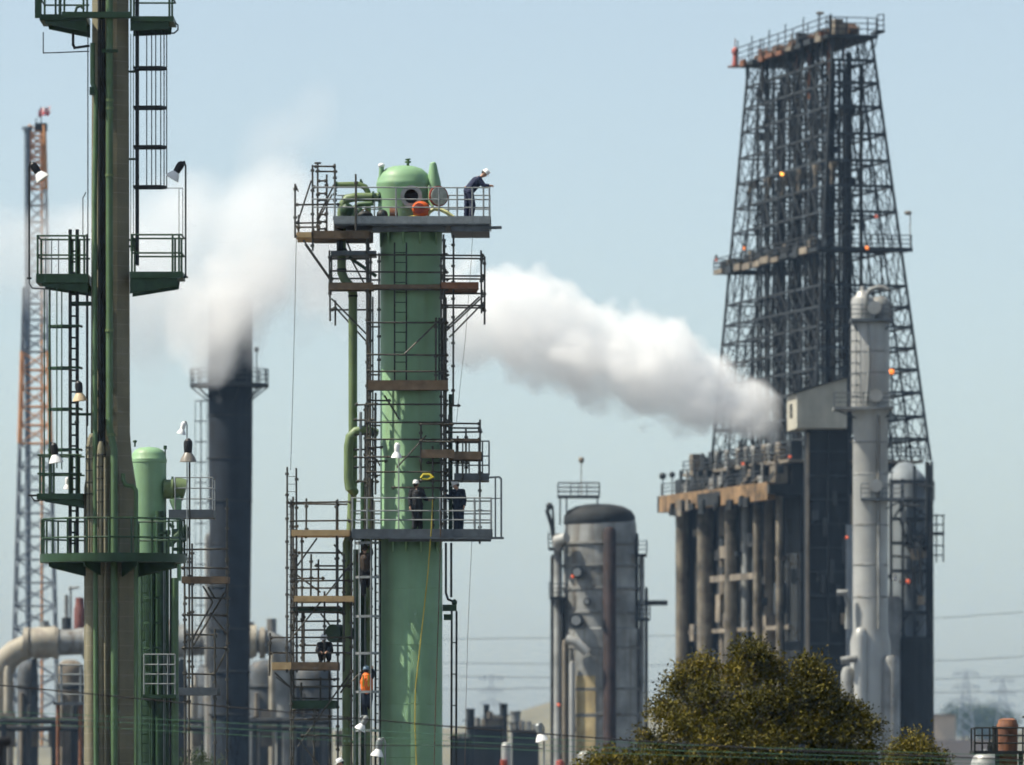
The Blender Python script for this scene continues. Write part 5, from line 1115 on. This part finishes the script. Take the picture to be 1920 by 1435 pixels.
# wooded patch on the hill
rng = random.Random(4); s = S(2700)
for i in range(9):
    px = 1790+rng.uniform(0, 150); T = empty('tree', (s.x(px), 2700+i*6, 0), 'dark green broad tree far off on the hill at the right edge', 'tree', 'trees on the far hill')
    top = 1318+rng.uniform(0, 22)
    m = M(); m.tube((s.x(px), 2700+i*6, 0), s.p(px, top+20, i*6), .8, 6, .3); m.build('trunk', MBARK, T)
    leaves(T, [(s.p(px+dx, top+14+dz, i*6), 2.9, 2.9, 2.6) for dx, dz in ((-13, 14), (0, 0), (13, 12), (-4, 34), (10, 38))], 26, 1.0, MLEAF2, rng)
# shrub tops along the bottom left
rng = random.Random(8); s = S(330)
for i, (px, py) in enumerate(((365, 1432), (205, 1440))):
    T = empty('shrub', (s.x(px), 330, 0), ('dark bush low at the bottom edge below the green drum scaffold', 'dark bush low at the bottom edge below the concrete tower')[i], 'shrub')
    m = M(); m.tube((s.x(px), 330, 0), s.p(px, py, 0), .12, 7, .05); m.build('stem', MBARK, T)
    leaves(T, [(s.p(px+dx, py+dz, 0), .9, .9, .6) for dx, dz in ((-25, 10), (0, 0), (28, 8))], 900, .12, MLEAF2, rng)

# ================================================================ wires and posts in front
def cable(name, label, Y, pts, r, mt, group, cat='cable'):
    """pts: (px, py) at distance Y"""
    s = S(Y); P = [s.p(px, py) for px, py in pts]; out = []
    for i in range(len(P)-1):
        for k in range(8): out.append(P[i].lerp(P[i+1], k/8))
    out.append(P[-1]); m = M(); m.path(out, r, 6)
    return tag(m.build(name, mt), label, cat, group)
MCAB = mat('black cable', (.012, .011, .012), .6, var=.1); MCG = mat('green plastic wire', (.06, .16, .09), .5, var=.1)
GW = 'cables strung across the foreground'
cable('overhead_cable', 'thick dark cable sloping down across the whole foreground', 164, [(-300, 1254), (0, 1285), (330, 1317), (860, 1364), (1200, 1390), (1500, 1408), (2200, 1437)], .016, MCAB, GW)
cable('overhead_cable', 'thin green wire, topmost of the parallel green wires', 165, [(-300, 1322), (177, 1342), (860, 1379), (1300, 1398), (1900, 1417), (2300, 1430)], .0062, MCG, GW)
cable('overhead_cable', 'thin green wire, second of the parallel green wires from the top', 165.6, [(-300, 1332), (177, 1352), (860, 1391), (1300, 1409), (1900, 1427), (2300, 1438)], .0062, MCG, GW)
cable('overhead_cable', 'thin green wire, lowest of the parallel green wires', 166.2, [(-300, 1345), (177, 1363), (860, 1402), (1300, 1418), (1900, 1434), (2300, 1444)], .0062, MCG, GW)
cable('overhead_cable', 'short dark service drop in front of the furnace blocks', 167, [(640, 1398), (860, 1398), (960, 1401), (1018, 1404)], .011, MCAB, GW)
MFW = mat('far wire', (.10, .11, .12), .6, var=.1)
for i, (pts, lab) in enumerate((([(-200, 1235), (400, 1205), (1040, 1196), (1400, 1190), (1750, 1160), (2200, 1128)], 'hazy power line, topmost of the far lines behind the plant'), ([(-200, 1262), (400, 1240), (1040, 1245), (1400, 1250), (1800, 1238), (2200, 1215)], 'hazy power line, second of the far lines behind the plant'), ([(-200, 1290), (400, 1262), (1040, 1271), (1400, 1284), (1810, 1272), (2200, 1258)], 'hazy power line, third of the far lines behind the plant'), ([(-200, 1315), (400, 1300), (1040, 1290), (1400, 1305), (1880, 1297), (2200, 1288)], 'hazy power line, lowest of the far lines behind the plant'))):
    cable('power_line', lab, 950, pts, .045, MFW, 'far power lines', 'power line')
Z = S(165)
floodlight(Z.p(1012, 1372, 0), R(15), 'lone floodlight on a thin dark post in front of the grey capped vessel', 'bell floodlights on tall poles', Vector((Z.x(1020), 165, 0)), house=MGV, size=.75)
s = S(118); t = empty('capped_post', (s.x(-4), 118, 0), 'black capped post end cut by the left bottom corner', 'post')
m = M(); m.tube(Vector((s.x(-5), 118, 0)), s.p(-5, 1392), .13, 12); m.build('post', MBK, t)
m = M(); m.path([s.p(-40, 1393), s.p(16, 1391), s.p(22, 1392)], [.085, .085, .05], 12); m.build('cap', MBK, t)
s = S(190); T = empty('rusty_tank', (s.x(1889), 190, 0), 'rust brown cylindrical tank with dark railing in the right bottom corner', 'tank')
m = M(); m.lathe(s.x(1889), 190, [(19*s.k, 0), (19*s.k, s.z(1366)), (20.5*s.k, s.z(1365)), (20.5*s.k, s.z(1360)), (18*s.k, s.z(1356)), (17*s.k, s.z(1350)), (10*s.k, s.z(1347)), (.01, s.z(1347))], 28); m.build('shell', MRUST, T)
m = M(); m.box(s.x(1822), s.x(1990), 189.2, 190.9, s.z(1414), s.z(1408)); pf = m.build('platform', MDK, T)
m = rail_mesh([s.p(px, 1408, -.78) for px in (1824, 1838, 1852, 1866, 1914, 1930, 1950, 1985)] , 43*s.k, 3, .022)
m.tube(s.p(1825, 1408, .8), s.p(1825, 1366, .8), .022); m.tube(s.p(1825, 1366, -.78), s.p(1825, 1366, .8), .022); m.tube(s.p(1915, 1345, -.3), s.p(1960, 1340, -.3), .03, 6)
m.build('railing', MDK, pf)
m = M(); m.beam(Vector((s.x(1868), 189.6, 0)), s.p(1868, 1414, -.4), .12, .12); m.beam(Vector((s.x(1912), 189.6, 0)), s.p(1912, 1414, -.4), .12, .12); m.ell(s.p(1858, 1400, -.5), .14, .14, .2); m.tube(s.p(1862, 1408, -.6), s.p(1862, 1362, -.6), .07, 8); m.build('valve_stand', MDK, T)
t = empty('pale_tank', (S(300).x(1848), 300, 0), 'pale rounded tank top below the railing at the right bottom corner', 'tank'); q = S(300)
vessel(q, 1848, 0, [(28, None), (28, 1432), (24, 1420), (14, 1412), (.05, 1410)], MSIL, t, n=24)
vessel(q, 1848, 0, [(4, 1414), (4, 1406), (.05, 1405)], MSIL2, t, 'top_nozzle', n=12)

# ================================================================ people
MSKIN = mat('skin', (.42, .24, .16), .6, var=.08); MHAT = mat('white hard hat', (.82, .82, .80), .35, var=.03); MHATB = mat('blue grey hard hat', (.16, .24, .32), .35)
def remesh(o, vox, smooth=4):
    r = o.modifiers.new('remesh', 'REMESH'); r.mode = 'VOXEL'; r.voxel_size = vox; r.use_smooth_shade = True
    s_ = o.modifiers.new('smooth', 'SMOOTH'); s_.iterations = smooth; s_.factor = .5
    dg = bpy.context.evaluated_depsgraph_get(); me = bpy.data.meshes.new_from_object(o.evaluated_get(dg))
    me.name = o.name; o.modifiers.clear(); old = o.data; o.data = me; bpy.data.meshes.remove(old)
    me.polygons.foreach_set('use_smooth', [True]*len(me.polygons)); return o
def person(base, label, J, coverall, K=1.2, size=1.0, hat=MHAT, vest=None, face=Vector((0, -1, 0)), boots=MBK, hair=True, harness=None, lower=None):
    """J: joints in metres relative to base (x right in the picture, y away, z up)"""
    base = Vector(base); T = empty('person', base, label, 'person', 'workers on the green column')
    g = {k: base+Vector(v)*size for k, v in J.items()}
    up = (g['head']-g['neck']).normalized(); fw = (face-up*face.dot(up)).normalized(); rt = fw.cross(up).normalized()
    rotm = Matrix((rt, -fw, up)).transposed()
    def hp(x, y, z): return g['head']+rt*x+fw*y+up*z
    b = M()
    b.ell(g['head']+up*.02, .078, .098, .118, 16, 12, rotm); b.ell(hp(0, .03, -.06), .055, .062, .06, 12, 8, rotm)
    b.ell(hp(0, .104, -.012), .014, .02, .026, 8, 6, rotm); b.ell(hp(0, .088, -.062), .026, .012, .010, 8, 6, rotm)
    for sx in (-1, 1): b.ell(hp(sx*.082, -.005, -.005), .012, .02, .032, 8, 6, rotm); b.ell(hp(sx*.032, .084, .022), .014, .010, .010, 8, 6, rotm)
    b.caps(g['neck'], g['head']+up*-.03, .06, .056)
    chest = g['neck'].lerp(g['hip'], .35)
    b.caps(g['neck'].lerp(chest, .4), g['hip'], .12, .125)
    for s_ in 'lr':
        sh, el, ha = g['sh'+s_], g['el'+s_], g['ha'+s_]; hi, kn, an = g['hi'+s_], g['kn'+s_], g['an'+s_]
        b.caps(g['neck'].lerp(chest, .35), sh, .07, .058); b.caps(sh, el, .05, .041); b.caps(el, ha, .041, .028)
        b.caps(g['hip'], hi, .10, .09); b.caps(hi, kn, .082, .058); b.caps(kn, an, .055, .038)
        fd = (ha-el).normalized(); side = fd.cross(fw).normalized() if fd.cross(fw).length > .2 else fd.cross(up).normalized(); pn = side.cross(fd).normalized()
        palm = ha+fd*.055; b.caps(ha, palm, .028, .034); b.caps(palm+side*.018, palm+side*.02+fd*.03, .018, .016); b.caps(palm-side*.018, palm-side*.02+fd*.03, .018, .016)
        for k, (o_, ln) in enumerate(((-.030, .075), (-.010, .088), (.011, .082), (.030, .064))):
            p0 = palm+side*o_+fd*.03; p1 = p0+fd*ln*.5+pn*.012; p2 = p1+fd*ln*.25+pn*ln*.45; b.caps(p0, p1, .0095, .009, 8); b.caps(p1, p2, .009, .0075, 8)
        p0 = ha+fd*.03-side*.03; p1 = p0+fd*.03-side*.025+pn*.01; p2 = p1+fd*.03+pn*.018; b.caps(p0, p1, .012, .0105, 8); b.caps(p1, p2, .0105, .009, 8)
    remesh(b.build('body', MSKIN, T), .0085, 2)
    c = M()
    c.caps(g['neck'].lerp(chest, .25)-up*.02, chest, .085*K, .165*K); c.caps(chest, g['hip'], .165*K, .155*K); c.tube(g['neck']-up*.03, g['neck']+up*.02, .075, 12)
    c2 = M()
    for s_ in 'lr':
        sh, el, ha = g['sh'+s_], g['el'+s_], g['ha'+s_]; hi, kn, an = g['hi'+s_], g['kn'+s_], g['an'+s_]
        c.caps(g['neck'].lerp(chest, .3), sh, .085*K, .085*K); c.caps(sh, el, .078*K, .062*K); c.tube(el, el.lerp(ha, .94), .062*K, 10, .05*K); c.ell(el, .062*K, .062*K, .062*K)
        for q_ in ([c2] if lower else [c]):
            q_.caps(g['hip'], hi, .145*K, .12*K); q_.caps(hi, kn, .112*K, .082*K); q_.tube(kn, kn.lerp(an, .97), .082*K, 10, .075*K); q_.ell(kn, .084*K, .084*K, .084*K)
    remesh(c.build('jacket' if lower else 'coverall', coverall, T), .014, 3)
    if lower: remesh(c2.build('trousers', lower, T), .014, 3)
    for s_ in 'lr':
        an = g['an'+s_]; q_ = M(); ff = Vector((fw.x, fw.y, 0)).normalized() if Vector((fw.x, fw.y, 0)).length > .1 else Vector((0, -1, 0))
        q_.caps(an+Vector((0, 0, .02)), an+Vector((0, 0, -.05)), .05, .05); q_.caps(an+Vector((0, 0, -.05)), an+Vector((0, 0, -.06))+ff*.13, .048, .04); remesh(q_.build('boot', boots, T), .012, 2)
    h = M(); h.lathe(0, 0, [(.105, 0), (.112, .02), (.112, .05), (.10, .095), (.075, .125), (.04, .14), (.01, .143)], 20); h.ring(0, 0, .10, .135, -.005, .006, n=20); h.ell((0, -.125, 0), .075, .05, .008, 12, 6); h.beam((0, -.1, .09), (0, .1, .09), .02, .115)
    hc = g['head']+up*.055; h.v = [hc+rt*v.x-fw*v.y*1.15+up*v.z for v in h.v]; h.build('hard_hat', hat, T)
    if hair:
        h = M(); h.ell((0, .02, 0), .087, .095, .09, 14, 8); h.v = [g['head']+up*.03-fw*.022+rt*v.x-fw*v.y+up*v.z for v in h.v]; h.build('hair', mat('dark hair', (.03, .02, .015), .8) if 'dark hair' not in bpy.data.materials else bpy.data.materials['dark hair'], T)
    if vest:
        h = M(); h.caps(g['neck'].lerp(chest, .35), chest, .155*K, .19*K); h.caps(chest, g['hip'].lerp(chest, .1), .19*K, .182*K); vo = remesh(h.build('vest', vest, T), .014, 3)
        h = M(); 
        for e in (-1, 1): h.beam(chest+rt*.09*e-fw*.19*K+Vector((0, 0, .16)), g['hip'].lerp(chest, .2)+rt*.09*e-fw*.19*K, .05, .02)
        h.build('stripe', MYL, vo)
    if harness:
        h = M(); h.path([hi_ for hi_ in (g['hip']+rt*.16, g['hip']-fw*.19, g['hip']-rt*.16, g['hip']+fw*.19)], .02, 6, True); h.path([g['hip']-fw*.18, g['hil'].lerp(g['knl'], .35)-rt*.02-fw*.12, g['knl'].lerp(g['hil'], .4)+fw*.10], .018, 6); h.build('harness', harness, T)
    return T
MNAVY = mat('navy coverall', (.018, .024, .06), .85, var=.3, scale=12); MDKC = mat('dark work clothes', (.018, .019, .022), .85, var=.3, scale=12); MDKB = mat('dark blue work clothes', (.016, .026, .045), .85, var=.3, scale=12); MBRC = mat('brown work jacket', (.05, .035, .026), .85, var=.3, scale=12)
MVEST = mat('orange safety vest', (.75, .16, .02), .7, var=.15, scale=12)
k = C.k
# man leaning over the end rail of the top platform (feet on deck y=420)
person(C.p(878, 419.5, -1.2), 'person in navy coverall and white hard hat leaning over the top platform rail', dict(
    anl=(-.06, .10, .09), anr=(.10, -.12, .09), knl=(-.04, .08, .50), knr=(.16, -.14, .50), hil=(-.01, .08, .92), hir=(.06, -.10, .93), hip=(.02, 0, .98),
    neck=(.40, -.04, 1.42), shl=(.34, .16, 1.38), shr=(.36, -.22, 1.36), ell=(.50, .22, 1.16), elr=(.52, -.26, 1.14), hal=(.68, .18, 1.15), har=(.70, -.24, 1.14), head=(.53, -.05, 1.53)),
    MNAVY, size=1.07, face=Vector((.75, -.25, -.6)), harness=mat('orange harness webbing', (.5, .2, .06), .7))
person(C.p(783, 999.5, -1.42), 'person in dark work clothes and white hard hat standing before the green column', dict(
    anl=(-.09, -.02, .09), anr=(.12, .03, .09), knl=(-.08, -.03, .49), knr=(.09, -.02, .49), hil=(-.09, 0, .92), hir=(.08, 0, .92), hip=(0, 0, .97),
    neck=(-.02, 0, 1.47), shl=(-.19, 0, 1.42), shr=(.16, -.02, 1.42), ell=(-.25, -.04, 1.14), elr=(.27, .10, 1.16), hal=(-.24, -.12, .88), har=(.36, .28, 1.12), head=(-.03, .01, 1.62)),
    MDKC, face=Vector((.55, .8, -.1)))
person(C.p(860, 999.5, -1.1), 'person in dark blue work clothes standing at the right behind scaffold poles', dict(
    anl=(-.07, .02, .09), anr=(.09, -.04, .09), knl=(-.07, -.01, .49), knr=(.10, -.06, .49), hil=(-.08, 0, .92), hir=(.08, 0, .92), hip=(0, 0, .97),
    neck=(-.04, 0, 1.46), shl=(-.20, .02, 1.40), shr=(.15, -.02, 1.41), ell=(-.34, .06, 1.18), elr=(.22, -.04, 1.13), hal=(-.45, .10, 1.32), har=(.20, -.14, .90), head=(-.09, 0, 1.60)),
    MDKB, face=Vector((-.9, -.1, -.2)))
# climbers in the caged ladder (rungs at d about -1)
CL = dict(anl=(-.02, .02, .09), anr=(.12, .02, .40), knl=(-.05, -.12, .50), knr=(.16, -.16, .72), hil=(-.04, -.10, .93), hir=(.12, -.10, .94), hip=(.04, -.12, 1.0),
    neck=(.02, -.14, 1.47), shl=(-.16, -.12, 1.43), shr=(.19, -.12, 1.43), ell=(-.20, .0, 1.26), elr=(.26, .02, 1.52), hal=(-.05, .12, 1.42), har=(.22, .12, 1.72), head=(.02, -.11, 1.63))
person(C.p(687, 1347, -1.02), 'person in orange vest and blue grey hard hat climbing the caged ladder', CL, MDKC, hat=MHATB, vest=MVEST, face=Vector((.1, 1, .1)), lower=mat('dark jeans', (.02, .03, .05), .85))
person(C.p(684, 1120, -1.02), 'person in brown jacket climbing high inside the caged ladder', CL, MBRC, hat=mat('dark hard hat', (.03, .03, .03), .4), face=Vector((.1, 1, .1)), lower=MDKC)
person(C.p(610, 1243, -.6), 'person in dark clothes and white hard hat crouching on the low left scaffold', dict(
    anl=(-.12, -.10, .09), anr=(.14, -.02, .09), knl=(-.18, -.34, .42), knr=(.16, -.30, .44), hil=(-.09, .06, .28), hir=(.09, .06, .28), hip=(0, .08, .32),
    neck=(-.02, -.12, .68), shl=(-.19, -.10, .62), shr=(.17, -.08, .63), ell=(-.26, -.26, .42), elr=(.24, -.24, .42), hal=(-.14, -.44, .36), har=(.10, -.44, .38), head=(-.03, -.19, .82)),
    MDKC, face=Vector((-.4, -.8, -.3)))
# worker whose hat shows at the bottom edge stands on a low staging
t = empty('staging', (C.x(648), 250-2.6, 0), 'low timber staging under the worker at the bottom edge', 'scaffold')
m = M(); zf = C.z(1424)-1.75; m.box(C.x(610), C.x(690), 246.6, 248.2, zf-.06, zf); m.build('plank', MWO, t)
m = M(); m.tube((C.x(615), 246.8, 0), (C.x(615), 246.8, zf-.06), .03); m.tube((C.x(685), 246.8, 0), (C.x(685), 246.8, zf-.06), .03); m.tube((C.x(615), 248, 0), (C.x(615), 248, zf-.06), .03); m.tube((C.x(685), 248, 0), (C.x(685), 248, zf-.06), .03); m.build('pole', MSC, t)
person((C.x(642), 247.3, zf), 'person in black jacket and white hard hat cut off by the bottom edge', dict(
    anl=(-.09, -.02, .09), anr=(.10, .03, .09), knl=(-.09, -.04, .49), knr=(.10, -.02, .49), hil=(-.09, 0, .92), hir=(.09, 0, .92), hip=(.02, 0, .97),
    neck=(.06, 0, 1.46), shl=(-.10, .04, 1.42), shr=(.24, -.04, 1.42), ell=(-.16, -.02, 1.14), elr=(.34, -.06, 1.18), hal=(-.16, -.12, .90), har=(.30, -.2, .96), head=(.0, 0, 1.61)),
    MDKC, face=Vector((-.9, -.3, -.1)))

# ================================================================ steam
def steam(name, label, Y, nodes, dens, depth, seed, amp=.55, nscale=.16, edge=3.0, ymid=0.):
    """nodes: (px, py_centre, r_px, density) from right to left; a box whose volume follows the plume's axis"""
    s = S(Y); nodes = sorted(nodes); xs = [s.x(a[0]) for a in nodes]; zs = [s.z(a[1]) for a in nodes]; rs = [a[2]*s.k for a in nodes]; ds = [a[3] for a in nodes]
    mg = 1.25; x0, x1 = xs[0], xs[-1]; z0 = min(z-r*mg for z, r in zip(zs, rs)); z1 = max(z+r*mg for z, r in zip(zs, rs)); rm = max(rs)*mg*depth
    m = M(); m.box(x0, x1, Y-rm, Y+rm, z0, z1)
    mt = bpy.data.materials.new(name+' vapour'); mt.use_nodes = True; t = mt.node_tree; t.nodes.clear()
    N = lambda ty, **k: t.nodes.new(ty)
    def math_(op, a, b=None, clamp=False):
        n = N('ShaderNodeMath'); n.operation = op; n.use_clamp = clamp
        for i, v in enumerate((a, b)):
            if v is None: continue
            if isinstance(v, (int, float)): n.inputs[i].default_value = v
            else: t.links.new(v, n.inputs[i])
        return n.outputs[0]
    tc = N('ShaderNodeTexCoord'); mp = N('ShaderNodeMapping'); mp.vector_type = 'POINT'; t.links.new(tc.outputs['Object'], mp.inputs[0])
    # domain-warped coordinates
    n1 = N('ShaderNodeTexNoise'); n1.inputs['Scale'].default_value = nscale*.55; n1.inputs['Detail'].default_value = 2; t.links.new(tc.outputs['Object'], n1.inputs['Vector'])
    va = N('ShaderNodeVectorMath'); va.operation = 'SUBTRACT'; t.links.new(n1.outputs['Color'], va.inputs[0]); va.inputs[1].default_value = (.5, .5, .5)
    vb = N('ShaderNodeVectorMath'); vb.operation = 'SCALE'; t.links.new(va.outputs[0], vb.inputs[0]); vb.inputs['Scale'].default_value = max(rs)*.55
    vc = N('ShaderNodeVectorMath'); vc.operation = 'ADD'; t.links.new(tc.outputs['Object'], vc.inputs[0]); t.links.new(vb.outputs[0], vc.inputs[1])
    sp = N('ShaderNodeSeparateXYZ'); t.links.new(vc.outputs[0], sp.inputs[0])
    spr = N('ShaderNodeSeparateXYZ'); t.links.new(tc.outputs['Object'], spr.inputs[0])
    tx = math_('DIVIDE', math_('SUBTRACT', sp.outputs[0], x0-xs[0]), x1-x0, True)     # objects sit at the axis start
    def curve(vals, lo, hi):
        c = N('ShaderNodeFloatCurve'); cu = c.mapping.curves[0]
        P = [((x-x0)/(x1-x0), (v-lo)/(hi-lo)) for x, v in zip(xs, vals)]
        cu.points[0].location = P[0]; cu.points[1].location = P[-1]
        for p in P[1:-1]: cu.points.new(*p)
        c.mapping.update(); t.links.new(tx, c.inputs['Value'])
        return math_('ADD', math_('MULTIPLY', c.outputs[0], hi-lo), lo)
    cz = curve(zs, z0, z1); cr = curve(rs, 0, max(rs)*1.2); cd = curve(ds, 0, 1)
    dz = math_('DIVIDE', math_('SUBTRACT', math_('ADD', sp.outputs[2], zs[0]), cz), cr)
    dy = math_('DIVIDE', sp.outputs[1], math_('MULTIPLY', cr, depth))
    rr = math_('SQRT', math_('ADD', math_('MULTIPLY', dz, dz), math_('MULTIPLY', dy, dy)))
    n2 = N('ShaderNodeTexNoise'); n2.inputs['Scale'].default_value = nscale; n2.inputs['Detail'].default_value = 5; n2.inputs['Roughness'].default_value = .55; t.links.new(vc.outputs[0], n2.inputs['Vector'])
    n3 = N('ShaderNodeTexVoronoi'); n3.feature = 'SMOOTH_F1'; n3.inputs['Scale'].default_value = nscale*1.9; n3.inputs['Smoothness'].default_value = .6; t.links.new(vc.outputs[0], n3.inputs['Vector'])
    nz = math_('ADD', math_('MULTIPLY', math_('SUBTRACT', n2.outputs[0], .5), amp*1.5), math_('MULTIPLY', math_('SUBTRACT', .45, n3.outputs['Distance']), amp*.6))
    d = math_('MULTIPLY', math_('ADD', math_('SUBTRACT', 1.02, rr), nz), edge, True)
    # thin out at both ends of the box
    ex = math_('MULTIPLY', math_('DIVIDE', math_('ADD', spr.outputs[0], .0), (x1-x0)*.07, True), math_('DIVIDE', math_('SUBTRACT', x1-x0, spr.outputs[0]), (x1-x0)*.05, True))
    d = math_('MULTIPLY', math_('MULTIPLY', d, cd), ex); d = math_('MULTIPLY', d, dens)
    pv = N('ShaderNodeVolumePrincipled'); pv.inputs['Color'].default_value = (1, 1, 1, 1); pv.inputs['Anisotropy'].default_value = .0
    t.links.new(d, pv.inputs['Density']); o = N('ShaderNodeOutputMaterial'); t.links.new(pv.outputs[0], o.inputs['Volume'])
    mt.cycles.volume_step_rate = .16 if False else STEP/((x1-x0)/10)
    base = Vector((xs[0], Y, zs[0]))
    ob = m.build(name, mt, None, smooth=False)
    ob.data.transform(Matrix.Translation(-base)); ob.location = base
    return tag(ob, label, 'steam', None, 'stuff')
STEP = .9
steam('steam_plume', 'dense white steam plume blowing left from the coker deck', 640, [(520, 470, 105, .08), (640, 505, 112, .2), (740, 548, 110, .28), (860, 590, 108, .42), (973, 618, 106, .65), (1060, 643, 104, .75), (1173, 682, 102, .8), (1273, 712, 95, .9), (1370, 748, 80, 1), (1425, 772, 66, 1), (1468, 795, 54, .9)], .52, .85, 2, amp=.85, nscale=.24, edge=4.0)
steam('steam_cloud', 'soft grey white steam cloud drifting left round the dark smoking stack', 604, [(-90, 480, 95, .5), (40, 470, 105, .75), (170, 500, 140, .8), (280, 515, 175, .9), (370, 490, 180, 1), (450, 465, 175, 1), (530, 455, 170, 1), (620, 485, 135, .9), (720, 535, 95, .5)], .16, .6, 5, amp=.85, nscale=.11, edge=1.8)
steam('steam_wisp', 'ragged grey steam rolling off the mouth of the dark stack', 611, [(300, 590, 80, .2), (350, 600, 110, .6), (395, 595, 140, 1), (435, 565, 150, 1), (485, 540, 120, .8), (550, 520, 90, .1)], .75, .5, 7, amp=1.1, nscale=.2, edge=1.0)
steam('steam_wisp', 'faint high wisp of vapour above the steam cloud', 614, [(430, 340, 75, .2), (490, 280, 85, .8), (540, 250, 85, 1), (590, 220, 85, .7), (640, 190, 70, .1)], .06, .8, 9, amp=.8, nscale=.12, edge=1.3)
# ================================================================ air
m = M(); m.box(-2500, 2500, -80, 4450, -1, 112)
mt = bpy.data.materials.new('pale air'); mt.use_nodes = True; t = mt.node_tree; t.nodes.clear()
pv = t.nodes.new('ShaderNodeVolumePrincipled'); pv.inputs['Color'].default_value = (.42, .66, 1, 1); pv.inputs['Density'].default_value = HAZE if 'HAZE' in globals() else .00006; pv.inputs['Anisotropy'].default_value = .0
o = t.nodes.new('ShaderNodeOutputMaterial'); t.links.new(pv.outputs[0], o.inputs['Volume'])
tag(m.build('haze', mt, None, smooth=False), 'pale blue summer haze', 'haze', None, 'stuff')
